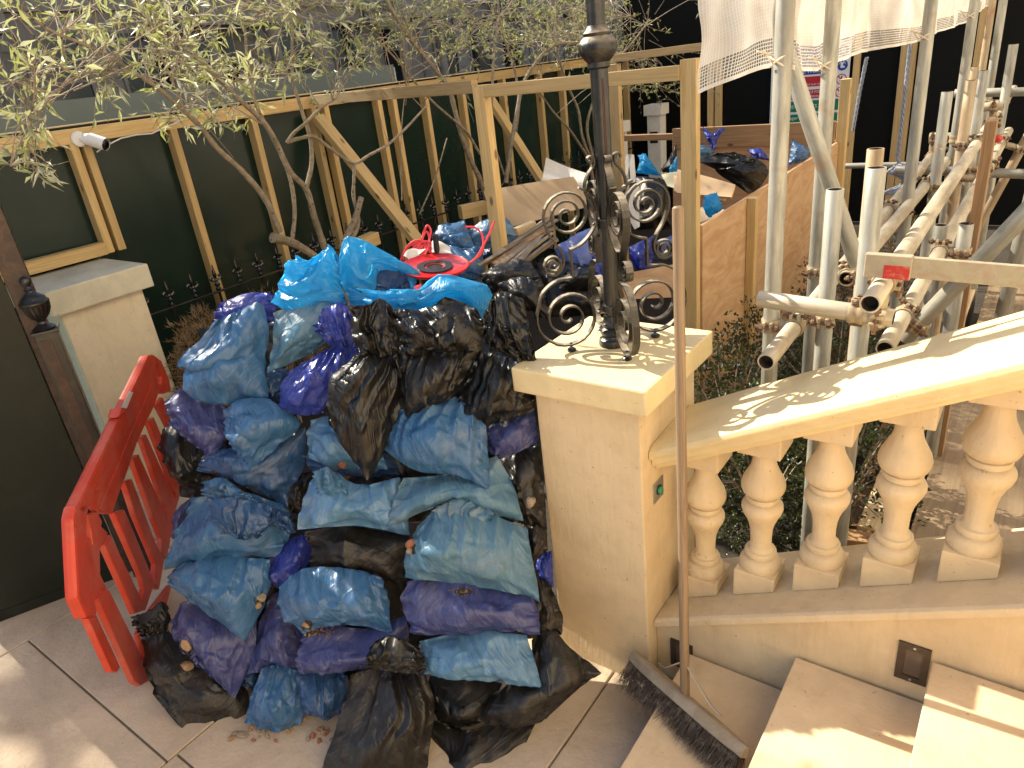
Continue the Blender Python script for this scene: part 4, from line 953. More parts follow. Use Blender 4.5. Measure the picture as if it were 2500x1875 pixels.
        me.polygons.add(len(allf)); me.polygons.foreach_set('loop_start', np.arange(0, allf.size, 4, dtype=np.int32)); me.polygons.foreach_set('loop_total', np.full(len(allf), 4, np.int32))
        me.polygons.foreach_set('use_smooth', np.ones(len(allf), bool))
        uvl = me.uv_layers.new(name='UVMap'); wm = np.abs(flat2[i][0, -1] - flat2[i][0, 0])
        sx = float(np.linalg.norm(np.diff(flat2[i][N // 2], axis=0), axis=1).sum()); sy = float(np.linalg.norm(np.diff(flat2[i][:, N // 2], axis=0), axis=1).sum())
        ub = np.stack(np.meshgrid(np.linspace(0, 1, K), np.linspace(1, 0, K)), -1).reshape(-1, 2); alluv = np.concatenate([UV, ub]) * np.array([sx, sy]) / .42
        uvl.data.foreach_set('uv', alluv[allf.ravel()].astype(np.float32).ravel())
        me.materials.append(MATS[b['mat']]); me.update(); me.validate()
        par = out[b['parent']] if isinstance(b['parent'], int) else b['parent']
        o = put(b['name'], me, par)
        if par is None: tag(o, b['label'], b['cat'], b.get('group', 'rubbish bags heaped by the pier') if b['cat'] == 'rubbish bag' else None)
        out.append(o)
    return out

# ------------------------------------------------------------------ the heap of bags, traced one by one
N_ = ()
def neck(mat, z, c, m, off, parent, T=.05, slack=1.28, name='neck', sheet=.85, noise_=.03, tilt=(0, 0), plane=None, pleat=(4.5, .030, 'all')):
    return bag(mat, z, c, m, off, T * .62, 1 + (slack - 1) * .6, sheet, .3, None, parent, name, tilt, .3, plane, noise_=min(noise_, .022), pleat=pleat)
# --- bottom, in front
d7 = bag('bag_grime', zD, [(385, 1110), (800, 1110), (800, 1760), (165, 1760)], [[(600, 1070)], [(855, 1290), (825, 1550)], [(480, 1790)], [(300, 1380)]], .16, .15, 1.12, .6,
         pleat=(6.5, .028, 'top'), label='large dirty black bag with a knotted neck standing nearest the camera')
neck('bag_black', zD, [(480, 965), (790, 1000), (800, 1110), (470, 1075)], [[(530, 915), (660, 905)], [(805, 1060)], [(640, 1110)], [(470, 1020)]], .20, d7, .06, 1.35)
bag('bag_grime', zD, [(820, 1380), (1440, 1400), (1240, 1770), (780, 1770)], [[(1000, 1430), (1240, 1400)], [(1360, 1560)], N_, [(830, 1560)]], .04, .12, 1.12,
    label='dirty black bag at the bottom edge beside the lowest step')
bag('bag_grime', zD, [(1420, 915), (1822, 1107), (1470, 1400), (1100, 1385)], [[(1515, 838), (1640, 960)], [(1640, 1245)], [(1300, 1425)], [(1245, 1200), (1400, 1180)]], .05, .10, 1.10,
    label='black bag with a pointed corner lying in front of the pier foot')
bag('bag_black', zD, [(825, 1130), (1245, 1175), (1070, 1415), (880, 1400)], [[(1000, 1120)], [(1180, 1330)], [(980, 1425)], [(825, 1250)]], .02, .12, 1.12,
    label='round black bag under the grey-blue bag at the bottom of the heap')
c3 = bag('bag_grime', zC, [(815, 885), (1075, 1010), (1435, 1415), (960, 1340)], [[(960, 860)], [(1250, 1110), (1420, 1200)], [(1100, 1425)], [(840, 1080)]], .06, .11, 1.12,
         label='long black bag at the lower left corner beside the red barrier')
neck('bag_black', zC, [(755, 785), (975, 740), (975, 880), (815, 890)], [[(860, 750), (935, 695)], [(985, 810)], N_, [(800, 850)]], .12, c3, .05, 1.3)
bag('bag_blue', zC, [(1510, 1085), (1725, 1090), (1745, 1405), (1415, 1395)], [[(1600, 1062)], [(1765, 1260)], [(1580, 1445)], [(1445, 1260)]], .07, .10, 1.12,
    pleat=(5.5, .020, 'top'), label='blue bag on the ground at the front of the heap, above the spilt rubble')
bag('bag_deep', zC, [(1722, 1095), (2010, 1110), (1985, 1330), (1755, 1330)], [[(1850, 1090)], [(2020, 1230)], [(1890, 1380)], [(1735, 1220)]], .06, .09, 1.14,
    pleat=(6.5, .018, 'top'), label='small crumpled blue bag squeezed in behind the nearest black bag')
bag('bag_deep', zC, [(1390, 1090), (1500, 1060), (1500, 1200), (1400, 1180)], (N_,) * 4, -.02, .07, label='sliver of blue bag under the violet bags at the lower left')
# --- second row
bag('bag_violet', zC, [(1000, 800), (1480, 795), (1357, 1258), (1035, 965)], [[(1075, 688), (1250, 760)], [(1478, 960)], [(1180, 1100)], [(1000, 900)]], .10, .10, 1.10,
    pleat=(7.5, .014, 'bot'), label='violet bag torn open over stones, above the long black bag')
bag('bag_violet', zC, [(1560, 660), (1770, 930), (1735, 1105), (1440, 1112)], [[(1650, 640)], N_, [(1580, 1090)], [(1480, 880)]], .03, .12, 1.08, .4,
    label='smooth violet bag standing between two blue bags low in the heap')
bag('bag_violet', zD, [(95, 880), (705, 770), (480, 1060), (58, 1112)], [[(250, 830), (480, 850)], [(690, 950)], [(360, 1105)], [(65, 990)]], .10, .10, 1.10,
    label='violet bag with spilt ochre sand across its top')
bag('bag_blue', zD, [(-40, 610), (545, 552), (612, 888), (90, 885)], [[(90, 508), (300, 500)], [(585, 680)], [(420, 838), (230, 838)], [(-45, 740)]], .14, .12, 1.13,
    pleat=(7.5, .016, 'top'), label='blue bag split at its lower left corner with gravel spilling out')
bag('bag_sky', zD, [(768, 925), (1390, 888), (1480, 1197), (795, 1112)], [[(1080, 860)], [(1428, 1020)], [(1220, 1160), (990, 1132)], [(765, 1020)]], .12, .10, 1.10,
    pleat=(9.5, .012, 'bot'), label='grey-blue bag with a pointed lower right corner, lowest of the right hand stack')
bag('bag_violet', zD, [(700, 580), (1405, 640), (1467, 887), (748, 882)], [[(900, 540), (1150, 580)], [(1450, 740)], [(1210, 872), (960, 890)], [(662, 690)]], .12, .11, 1.12,
    pleat=(8.5, .012, 'top'), label='wide violet bag in the right hand stack, between two blue bags')
# --- third row
bag('bag_blue', zC, [(995, 520), (1562, 452), (1415, 918), (990, 605)], [[(1090, 462), (1300, 430)], [(1555, 640)], [(1205, 775)], [(975, 560)]], .15, .10, 1.13,
    pleat=(6.5, .018, 'top'), label='blue bag with a hole showing plaster, its point hanging over the violet bag')
bag('bag_royal', zC, [(1625, 360), (1805, 310), (1700, 600), (1560, 555)], [[(1730, 315)], [(1800, 450)], [(1640, 625)], [(1560, 450)]], .02, .09, 1.10, label='small round violet-blue bag in the middle of the heap')
bag('bag_grime', zD, [(110, 290), (710, 325), (695, 645), (125, 500)], [[(350, 260)], [(705, 450)], [(540, 555), (330, 512)], [(150, 400)]], .04, .11, 1.08,
    label='flat dirty black bag under the sunlit blue bag in mid heap')
a8 = bag('bag_blue', zC, [(1125, 95), (1665, 150), (1605, 440), (948, 510)], [[(1400, 60)], [(1680, 290)], [(1300, 445)], [(1050, 240)]], .10, .11, 1.10, .4,
         label='blue bag with its open mouth folded over, at the left of the heap')
neck('bag_deep', zC, [(1195, 105), (1575, 150), (1500, 330), (1300, 300)], [[(1380, 95)], [(1560, 250)], [(1410, 335)], [(1230, 200)]], .17, a8, .045, 1.3, 'folded_mouth')
neck('bag_blue', zC, [(1185, 0), (1400, 60), (1560, 130), (1165, 80)], [[(1290, -20)], N_, [(1350, 110)], N_], .12, a8, .04, 1.3, 'ruffle')
neck('bag_deep', zC, [(1560, 140), (1680, 190), (1705, 300), (1585, 260)], (N_,) * 4, .12, a8, .04, 1.3, 'ruffle')
d3 = bag('bag_teal', zD, [(760, 260), (1392, 280), (1466, 692), (690, 552)], [[(870, 150), (1010, 110), (1180, 185)], [(1425, 470)], [(1280, 640), (990, 600)], [(685, 430)]], .13, .13, 1.13, .6,
         pleat=(7.5, .022, 'top'), label='big teal-blue bag with gathered top and torn left side, right hand stack')
neck('bag_teal', zD, [(850, 165), (1200, 175), (1110, 290), (930, 290)], [[(1010, 95)], [(1180, 250)], [(1030, 300)], [(880, 230)]], .14, d3, .04, 1.32, 'gathered_top')
bag('bag_violet', zC, [(1008, 175), (1128, 72), (1060, 290), (1003, 335)], (N_,) * 4, .02, .07, label='glossy navy bag peeping out beside the barrier')
# --- fourth row
d2 = bag('bag_teal', zB, [(905, 1345), (1455, 1215), (1606, 1594), (808, 1624)], [[(1150, 1320)], [(1545, 1380)], [(1390, 1540), (1250, 1470), (1080, 1520)], [(850, 1500)]], .10, .10, 1.09, .35,
         label='pale teal bag like a pillow, second from the top of the right hand stack')
d1 = bag('bag_sky', zB, [(400, 1310), (890, 1340), (950, 1672), (287, 1647)], [[(480, 1285), (650, 1380)], [(930, 1500)], [(600, 1622)], [(335, 1480)]], .11, .11, 1.12,
         pleat=(7.5, .018, 'top'), label='sky-blue bag with sunlit creases in the middle of the heap')
neck('bag_sky', zB, [(400, 1310), (510, 1300), (600, 1440), (420, 1440)], [[(465, 1275)], N_, N_, N_], .17, d1, .035, 1.3, 'ruffle')
a7 = bag('bag_deep', zA, [(1175, 1215), (1775, 1050), (1668, 1515), (1138, 1300)], [[(1450, 1140)], [(1760, 1250)], [(1480, 1425), (1300, 1345)], N_], .05, .12, 1.08, .4,
         label='large dark blue bag with a point hanging down, left of centre')
bag('bag_black', zA, [(935, 1060), (1180, 1190), (1170, 1405), (965, 1290)], [[(1010, 1025)], N_, [(1080, 1400)], [(925, 1160)]], .02, .09, 1.12, label='glossy black bag at the left edge beside the red barrier')
bag('bag_grime', zB, [(255, 1335), (400, 1300), (335, 1575), (248, 1530)], (N_,) * 4, -.01, .06, label='narrow black bag wedged left of the sky-blue bag')
# --- fifth row
b5 = bag('bag_sky', zB, [(380, 1010), (720, 1060), (830, 1290), (370, 1225)], [[(480, 985)], N_, [(520, 1285)], [(355, 1110)]], .06, .10, 1.10, label='light blue bag half under the striped black bag')
bag('bag_deep', zB, [(330, 1210), (860, 1200), (900, 1330), (400, 1330)], (N_,) * 4, -.02, .08, label='dark blue bag in the shadow behind the sky-blue bag')
b4 = bag('bag_blue', zB, [(860, 960), (1390, 1040), (1411, 1407), (798, 1175)], [[(1000, 920), (1200, 868)], [(1402, 1200)], [(1200, 1322), (1000, 1302)], [(825, 1060)]], .15, .11, 1.13, .55,
         pleat=(6.5, .026, 'top'), label='blue bag with sharp folds under the black bags, top of the right hand stack')
bag('bag_violet', zB, [(1395, 1040), (1672, 955), (1692, 1135), (1398, 1185)], [N_, N_, [(1480, 1232)], N_], .05, .10, 1.05, .3, label='navy bag squeezed against the pier just below its cap')
bag('bag_grime', zB, [(1420, 1225), (1705, 1150), (1745, 1640), (1560, 1600)], (N_,) * 4, -.02, .09, label='black bag crushed against the pier with a stone poking through')
bag('bag_grime', zD, [(1370, 230), (1505, 260), (1510, 400), (1400, 500)], (N_,) * 4, -.01, .08, label='black bag bulging out beside the big teal-blue bag')
bag('bag_royal', zD, [(1430, 440), (1535, 400), (1545, 610), (1470, 560)], (N_,) * 4, -.06, .05, label='dark violet sliver of a bag in the gap by the pier')
bag('bag_grime', zD, [(1440, 530), (1545, 640), (1590, 890), (1450, 905)], [N_, [(1595, 780)], N_, N_], .0, .08, label='black bag low against the pier behind the wide violet bag')
a6 = bag('bag_blue', zA, [(1285, 950), (1650, 950), (1447, 1322), (1310, 1085)], [[(1390, 890), (1560, 885)], [(1740, 1030), (1610, 1160)], N_, N_], .12, .09, 1.10, .4, label='dusty blue bag with a sharp point, beneath the big crumpled blue bag')
bag('bag_violet', zA, [(958, 900), (1292, 920), (1237, 1237), (985, 1040)], [[(1050, 828), (1160, 880)], [(1325, 1070)], [(1120, 1150)], N_], .10, .10, 1.12, label='dark violet bag with white shine at the left edge of the heap')
# --- upper row
b7 = bag('bag_royal', zB, [(420, 630), (650, 565), (470, 965), (188, 925)], [[(520, 580)], [(650, 740)], [(310, 980)], [(235, 750)]], .09, .11, 1.14, .7, pleat=(6.5, .024, 'top'), label='royal blue bag with white shine and a twisted neck')
neck('bag_royal', zB, [(400, 465), (620, 400), (640, 590), (480, 580)], [[(480, 350), (560, 328)], [(645, 500)], N_, [(430, 520)]], .14, b7, .06, 1.35)
b1 = bag('bag_black', zB, [(655, 640), (890, 650), (706, 1358), (452, 950)], [[(770, 610)], [(918, 850), (800, 1190)], [(600, 1210), (510, 1070)], [(500, 760)]], .20, .10, 1.10, .95,
         pleat=(6.5, .034, 'top'), label='black bag with long pale folds tapering to a point, centre of the heap')
neck('bag_black', zB, [(630, 350), (860, 420), (895, 640), (680, 650)], [[(730, 345), (765, 300), (830, 340)], [(890, 520)], N_, [(615, 500)]], .23, b1, .06, 1.35)
b2 = bag('bag_black', zB, [(905, 640), (1360, 570), (1200, 880), (930, 1008)], [[(1130, 560)], [(1290, 720)], [(1060, 940)], [(895, 830)]], .18, .12, 1.12, .7, pleat=(6.5, .024, 'top'), label='black bag with sunlit shoulder beside the striped black bag')
neck('bag_black', zB, [(845, 375), (1345, 370), (1362, 610), (930, 640)], [[(1060, 355), (1180, 305)], [(1378, 480)], [(1130, 620)], [(890, 510)]], .20, b2, .07, 1.32)
b3 = bag('bag_black', zB, [(1345, 600), (1665, 690), (1672, 960), (1190, 1047)], [N_, [(1668, 850)], [(1420, 1035)], [(1250, 850)]], .12, .11, 1.10, .5, pleat=(7.5, .020, 'top'), label='black bag leaning on the left corner of the pier cap')
neck('bag_black', zB, [(1370, 400), (1610, 310), (1690, 690), (1560, 660)], [[(1470, 268)], [(1650, 520)], [(1640, 708)], [(1390, 560)]], .16, b3, .05, 1.3, 'hanging_flap')
neck('bag_black', zB, [(1400, 540), (1500, 460), (1560, 560), (1420, 620)], [[(1450, 460)], N_, N_, N_], .22, b3, .03, 1.3, 'fold')
a1 = bag('bag_blue', zA, [(1240, 445), (1525, 345), (1558, 875), (1060, 832)], [[(1400, 370), (1490, 330)], [(1560, 470), (1535, 650)], [(1320, 918), (1150, 890)], [(1100, 590), (1025, 700)]], .10, .14, 1.16, .6,
         pleat=(5.5, .026, 'top'), label='big crumpled mid-blue bag at the top left of the heap')
bag('bag_deep', zA, [(1490, 720), (1670, 710), (1640, 900), (1530, 890)], (N_,) * 4, -.01, .08, label='dark blue bag in the gap under the teal-blue tied bag')
a2 = bag('bag_teal', zA, [(1585, 390), (2010, 330), (1840, 600), (1546, 738)], [[(1780, 320)], [(1960, 480)], [(1700, 670)], [(1580, 560)]], .06, .10, 1.06, .3, label='blue tied bag with a bright cyan ruffle, top left of the heap')
neck('bag_cyan', zB, [(160, 330), (300, 60), (530, 60), (590, 330)], [[(200, 200), (260, 90)], [(380, 90), (480, -5)], [(545, 200)], [(380, 380), (260, 400)]], .06, a2, .09, 1.3, 'ruffled_top', .5, .035)
bag('bag_royal', zA, [(1262, 340), (1605, 282), (1590, 440), (1235, 455)], [[(1380, 288), (1500, 268)], N_, N_, N_], -.06, .09, 1.12, label='royal blue bag peeping over the back of the heap at the left')
# --- open cyan bag on the crest
b9 = bag('bag_cyan', zB, [(590, 240), (1395, 225), (1360, 440), (600, 350)], [[(760, 300), (980, 270), (1120, 165)], [(1425, 290)], [(1250, 330), (1010, 370), (760, 345)], N_], .03, .07, 1.12, .3, label='bright cyan bag lying open across the crest of the heap')
neck('bag_cyan', zB, [(545, 60), (1010, 160), (960, 265), (590, 285)], [[(575, -50), (690, -30), (830, 50)], N_, [(940, 150), (880, 140), (770, 150), (745, 255), (680, 262)], [(528, 170)]], -.02, b9, .05, 1.15, 'back_lip', .2, .014, (.15, .1), None, (4.5, .018, 'all'))
neck('bag_cyan', zB, [(640, 245), (1015, 255), (985, 345), (760, 325)], [[(760, 258), (940, 250)], N_, N_, N_], .09, b9, .03, 1.12, 'front_lip', .2, .012, (0, 0), None, (3.5, .010, 'all'))
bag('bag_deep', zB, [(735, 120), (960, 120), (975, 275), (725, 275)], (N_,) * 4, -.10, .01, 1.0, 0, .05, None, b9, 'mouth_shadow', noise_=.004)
# --- hidden fillers that close the gaps
for k, (c, lab) in enumerate((([(1150, 480), (1650, 430), (1650, 900), (1150, 900)], 'black bag buried behind the upper left of the heap'), ([(1000, 950), (1700, 950), (1700, 1500), (1050, 1450)], 'black bag buried behind the left of the heap'))):
    bag('bag_black', zA, c, (N_,) * 4, -.14, .09, label=lab)
for k, (c, lab) in enumerate((([(550, 420), (1150, 420), (1150, 900), (550, 900)], 'black bag buried under the black bags on the crest'), ([(1100, 480), (1600, 430), (1690, 950), (1150, 950)], 'black bag buried behind the pier side of the crest'),
                             ([(600, 950), (1690, 950), (1700, 1600), (600, 1600)], 'black bag buried in the core of the heap'))):
    bag('bag_black', zB, c, (N_,) * 4, -.16, .09, label=lab)
for k, (c, lab) in enumerate((([(-300, 200), (700, 250), (700, 900), (-350, 850)], 'black bag buried low in the core of the heap'), ([(650, 400), (1500, 400), (1570, 900), (700, 950)], 'black bag buried behind the right hand stack'),
                             ([(-300, 800), (850, 800), (850, 1380), (-200, 1300)], 'black bag buried at the foot of the heap'))):
    bag('bag_black', zD, c, (N_,) * 4, -.14, .09, label=lab)

# ------------------------------------------------------------------ more bags and sheets further back, inside the bay
def pl(px, py, z, n=(.30, -.60, .60)): return (tuple(at(px, py, 'z', z)), n)
def fb(mat, z, c, m, zz, label, T=.10, **kw):
    ctr = np.mean([z(*q) for q in c], 0); return bag(mat, z, c, m, 0, T, kw.pop('slack', 1.14), kw.pop('sheet', .5), label=label, plane=pl(ctr[0], ctr[1], zz, kw.pop('n', (.30, -.60, .60))), **kw)
E4 = (N_,) * 4
fb('bag_sky', zE, [(1340, 520), (1690, 420), (1790, 590), (1430, 720)], [[(1480, 430), (1600, 398)], [(1760, 510)], N_, N_], .98, 'pale blue bag at the back, against the cardboard sheet', .12)
fb('bag_blue', zE, [(1010, 590), (1300, 425), (1420, 720), (1190, 740)], [[(1090, 470), (1200, 455)], [(1370, 600)], N_, N_], 1.02, 'bright blue bag with a folded top behind the cable reel', .10)
fb('bag_blue', zE, [(1130, 640), (1430, 730), (1510, 960), (1290, 965)], E4, .98, 'blue bag beneath the loop of red cable', .09)
fb('bag_deep', zE, [(1420, 690), (1820, 560), (1700, 760), (1430, 800)], E4, .86, 'dark blue bag under the bundle of laths', .08)
fb('bag_lilac', zH, [(800, 1130), (1090, 960), (1170, 1290), (950, 1390)], [[(950, 1030)], N_, N_, N_], .98, 'pale lilac-blue bag behind the left lamp scrolls', .09)
fb('bag_royal', zH, [(1090, 1180), (1180, 1160), (1180, 1400), (1080, 1420)], E4, .96, 'vivid blue bag showing between the lamp scrolls', .06)
fb('bag_royal', zH, [(1370, 1120), (1580, 1020), (1545, 1330), (1400, 1240)], [N_, N_, [(1480, 1340)], N_], .98, 'royal blue bag hanging right of the lamp post', .07)
fb('bag_lilac', zH, [(1480, 1110), (1720, 1020), (1720, 1200), (1520, 1200)], E4, .94, 'pale blue bag right of the lamp post behind the broom handle', .07)
fb('bag_black', zH, [(640, 1230), (1230, 1220), (1350, 1640), (640, 1660)], E4, .84, 'black bag filling the bay behind the lamp base', .08, slack=1.25)
fb('bag_black', zE, [(1440, 930), (1900, 800), (2010, 990), (1520, 1090)], [[(1600, 840), (1780, 790)], N_, N_, N_], .98, 'black bag crumpled behind the crest, below the laths', .10, slack=1.3)
fb('bag_black', zE, [(1600, 1010), (2010, 980), (2090, 1350), (1760, 1190)], [[(1800, 950)], N_, N_, N_], 1.03, 'black bag beside the lower left lamp scroll', .09, slack=1.3)
fb('bag_black', zH, [(900, 1290), (1160, 1240), (1180, 1440), (830, 1440)], E4, .92, 'black bag deep behind the lamp post', .09, slack=1.25)
fb('bag_black', zH, [(1430, 560), (1680, 600), (1720, 980), (1400, 980)], E4, .92, 'black bag behind the upper right lamp scroll', .08, slack=1.25)
fb('bag_cyan', zG, [(318, 1240), (400, 1222), (560, 1450), (300, 1420)], [N_, [(440, 1290)], N_, [(340, 1300)]], 1.10, 'bright blue bag by the back post of the bay', .07, slack=1.25)
fb('bag_royal', zG, [(975, 955), (1210, 965), (1100, 1220), (1010, 1060)], [[(1080, 1020), (1160, 960)], [(1130, 1080)], N_, N_], 1.30, 'royal blue knotted bag end sticking up at the back of the bay', .05, slack=1.4)
fb('bag_black', zG, [(870, 945), (1010, 970), (1010, 1150), (880, 1150)], E4, 1.26, 'black bag beside the royal blue knot at the back', .07, slack=1.25)
fb('bag_sky', zG, [(870, 1150), (1050, 1155), (1095, 1230), (880, 1300)], [[(960, 1140)], N_, N_, N_], 1.18, 'small sky-blue bag at the back behind the timber post', .06, slack=1.25)
fb('bag_black', zG, [(545, 1400), (710, 1140), (720, 1300), (650, 1430)], E4, 1.14, 'black bag left of the timber post in the bay', .06, slack=1.25)
fb('bag_cyan', zG, [(640, 1330), (720, 1250), (725, 1420), (640, 1420)], E4, 1.12, 'blue bag corner left of the timber post', .05, slack=1.2)
fb('bag_royal', zG, [(1425, 1180), (1560, 1170), (1670, 1300), (1500, 1270)], E4, 1.16, 'violet-blue bag on the shiny black wrap', .05, slack=1.2)
fb('bag_blue', zTR, [(790, 810), (905, 870), (880, 930), (770, 960)], E4, 1.14, 'blue bag in the far corner of the bay', .05, slack=1.2)
fb('bag_cyan', zTR, [(285, 1135), (355, 1115), (392, 1205), (312, 1262)], [N_, N_, N_, [(275, 1200)]], 1.17, 'small cyan bag end hooked over the plywood edge', .05, slack=1.25)
fb('bag_black', zG, [(885, 1290), (1330, 1215), (1660, 1400), (1440, 1640)], [[(1100, 1230)], [(1560, 1290)], [(1560, 1560)], [(1100, 1390), (1330, 1470)]], 1.10, 'shiny black plastic wrap rolled up in the bay', .09, slack=1.25, name='plastic_wrap', cat='plastic wrap')
fb('bag_deep', zH, [(0, 1150), (250, 1100), (250, 1420), (0, 1420)], E4, .9, 'dark blue bag behind the cyan bag on the crest', .08)
import time as _t
_t0 = _t.time()
HEAP = solve_bags()
print('BAGS', len(HEAP), _t.time() - _t0)
from mathutils.bvhtree import BVHTree
_V, _F, OWN = [], [], []
for o in HEAP:
    m = o.data; n0 = len(_V); co = np.zeros(len(m.vertices) * 3, np.float32); m.vertices.foreach_get('co', co); _V.extend(co.reshape(-1, 3).tolist())
    li = np.zeros(len(m.loops), np.int32); m.loops.foreach_get('vertex_index', li); _F.extend((li.reshape(-1, 4) + n0).tolist()); OWN.extend([o if o.parent is None else o.parent] * (len(li) // 4))
BV = BVHTree.FromPolygons(_V, _F); del _V, _F
def hit(px, py, back=0.0):
    r = Vector(ray(px, py)).normalized(); h = BV.ray_cast(Vector(CAM), r)
    p = h[0] if h[0] is not None else Vector(heap_point(px, py)); return np.array(p + r * back)

# ------------------------------------------------------------------ lamp post with four scroll brackets
AX = A(-1.03, 1.842, 0)
lamp = thing('lamp_post', 'black iron lamp post with scrolled brackets standing on the pier', 'lamp post', (AX[0], AX[1], 1.15))
part('column', G().lathe([(.0235, 1.19), (.0235, 1.29), (.0225, 1.32), (.0225, 1.50), (.0225, 1.535), (.0235, 1.70), (.0245, 1.93), (.0245, 2.6)], AX, 24), 'iron', lamp, smooth=True)
part('base', G().lathe([(.046, 1.150), (.047, 1.158), (.044, 1.172), (.036, 1.178), (.034, 1.184), (.040, 1.190), (.041, 1.198), (.036, 1.206), (.030, 1.210), (.034, 1.216), (.034, 1.224), (.027, 1.232), (.026, 1.250)], AX, 24), 'iron', lamp, smooth=True)
part('knop', G().lathe([(.025, 1.955), (.031, 1.960), (.030, 1.972), (.040, 1.982), (.050, 1.996), (.053, 2.010), (.050, 2.022), (.041, 2.032), (.036, 2.036), (.038, 2.044), (.030, 2.052), (.026, 2.062)], AX, 28), 'iron_dusty', lamp, smooth=True)
part('collar', G().lathe([(.029, 1.525), (.030, 1.527), (.030, 1.549), (.029, 1.551)], AX, 24), 'iron_dusty', lamp)
part('collar', G().lathe([(.029, 1.262), (.030, 1.264), (.030, 1.282), (.029, 1.284)], AX, 24), 'iron', lamp)
g = G()
for k in range(2): a = R(316 + 9 * k); g.tube([AX + A(.0246 * math.cos(a), .0246 * math.sin(a), z_) for z_ in (1.56, 1.7, 1.93)], .0022, 5)
part('reeding', g, 'iron_red', lamp)
def spiral(c, r0, r1, th_end, turns, sgn, n=60):
    out = []
    for i in range(n + 1):
        s_ = i / n; th = th_end - sgn * 2 * math.pi * turns * (1 - s_); r = r0 + (r1 - r0) * s_; out.append((c[0] + r * math.cos(th), c[1] + r * math.sin(th)))
    return out
def smooth2(pts, n=14):
    q = side_pts(pts, n); return [tuple(p) for p in q]
S1 = spiral((.128, 1.575), .009, .072, R(-20), 2.55, -1) 
S1 = spiral((.120, 1.577), .008, .072, R(-25), 2.6, -1)
tail = smooth2([S1[-1], (.172, 1.515), (.150, 1.480), (.140, 1.450), (.150, 1.418), (.172, 1.404), (.194, 1.414), (.201, 1.436)], 26)
small = spiral((.172, 1.434), .029, .006, R(5) + 2 * math.pi * 1.7, 1.7, 1, 40)
up_scroll = S1 + tail[1:] + small[2:]
S2l = spiral((.128, 1.256), .010, .094, R(70), 2.55, 1)
# the outer strand of the lower scroll climbs to a square step and up round the column side of the upper scroll
climb = [(.128 + .094 * math.cos(R(70)), 1.256 + .094 * math.sin(R(70)))]
rise = smooth2([(.231, 1.311), (.214, 1.352), (.172, 1.382), (.122, 1.388)], 14)
low_scroll = spiral((.138, 1.264), .010, .104, R(28), 2.45, 1) + rise[1:]
step_ = [(.122, 1.388), (.118, 1.3885), (.118, 1.394), (.118, 1.470), (.1185, 1.474), (.112, 1.4745)]
ringu = smooth2([(.112, 1.4745), (.085, 1.484), (.055, 1.510), (.0335, 1.545), (.0335, 1.585), (.048, 1.625), (.080, 1.650)], 24)
topc = smooth2([(.0315, 1.54), (.040, 1.585), (.058, 1.625), (.062, 1.650), (.052, 1.680), (.034, 1.702), (.030, 1.716)], 22) + spiral((.041, 1.722), .011, .003, R(180) - 2 * math.pi * 1.2, 1.2, -1, 18)[1:]
for k in range(4):
    a = R(45 + 90 * k); er = A(math.cos(a), math.sin(a), 0); sd = A(-math.sin(a), math.cos(a), 0)
    P3 = lambda pts: [AX + er * r_ + A(0, 0, z_) for r_, z_ in pts]
    br_ = part('bracket', G().band(P3(low_scroll), sd, .021, .0052), 'iron_dusty', lamp)
    part('step_bar', G().band(P3(step_ + ringu[1:]), sd, .021, .0052), 'iron_dusty', br_); part('upper_scroll', G().band(P3(up_scroll), sd, .021, .0052), 'iron_dusty', br_)
    part('top_curl', G().band(P3(topc), sd, .021, .0048), 'iron_dusty', br_)
    part('foot', G().lathe([(.014, 1.1495), (.015, 1.156), (.010, 1.160)], AX + er * .138, 14), 'iron', br_); part('stud', G().lathe([(.003, 0), (.006, .002), (.0075, .007), (.006, .012), (.001, .0145)], AX + er * .138 + A(0, 0, 1.1645), 12), 'iron', br_, smooth=True)
    for zz_ in (1.274, 1.538): part('stud', G().lathe([(.006, 0), (.0065, .004), (.001, .009)], AX + er * .0365 + sd * 0 + A(0, 0, zz_), 10, er), 'iron', br_, smooth=True)

# ------------------------------------------------------------------ broom leaning on the pier
bm_ = thing('broom', 'old wooden broom with dusty bristles leaning on the pier cap', 'broom', tuple(at(1672, 1690, 'z', .155)))
e1, e2 = at(1545, 1600, 'z', .165), at(1822, 1838, 'z', .235); hx = (e2 - e1); HL = np.linalg.norm(hx); hx /= HL
hb = at(1674, 1692, 'z', .215); r_ = ray(1655, 503); ht = CAM + r_ * .00098
bd = A(-.42, -.42, -.80); bd -= hx * np.dot(bd, hx); bd /= np.linalg.norm(bd); wd = np.cross(bd, hx)
if np.dot(wd, CAM - hb) < 0: wd = -wd
g = G(); n = 15
for i in range(n):
    s_ = i / (n - 1); c = e1 + hx * HL * s_; k = min(1, .55 + 2.4 * min(s_, 1 - s_)) ; hw_, hh_ = .026 * k, .017
    for x, y in ((-1, -1), (1, -1), (1, .5), (.55, 1), (-.55, 1), (-1, .5)): g.v.append(tuple(c + wd * x * hw_ - bd * y * hh_))
for i in range(n - 1):
    for j in range(6): g.f.append((i * 6 + j, i * 6 + (j + 1) % 6, (i + 1) * 6 + (j + 1) % 6, (i + 1) * 6 + j))
g.f += [tuple(range(5, -1, -1)), tuple((n - 1) * 6 + j for j in range(6))]
head = part('head', g, 'broom_wood', bm_, bevel=.003)
g = G(); rn = np.random.default_rng(3)
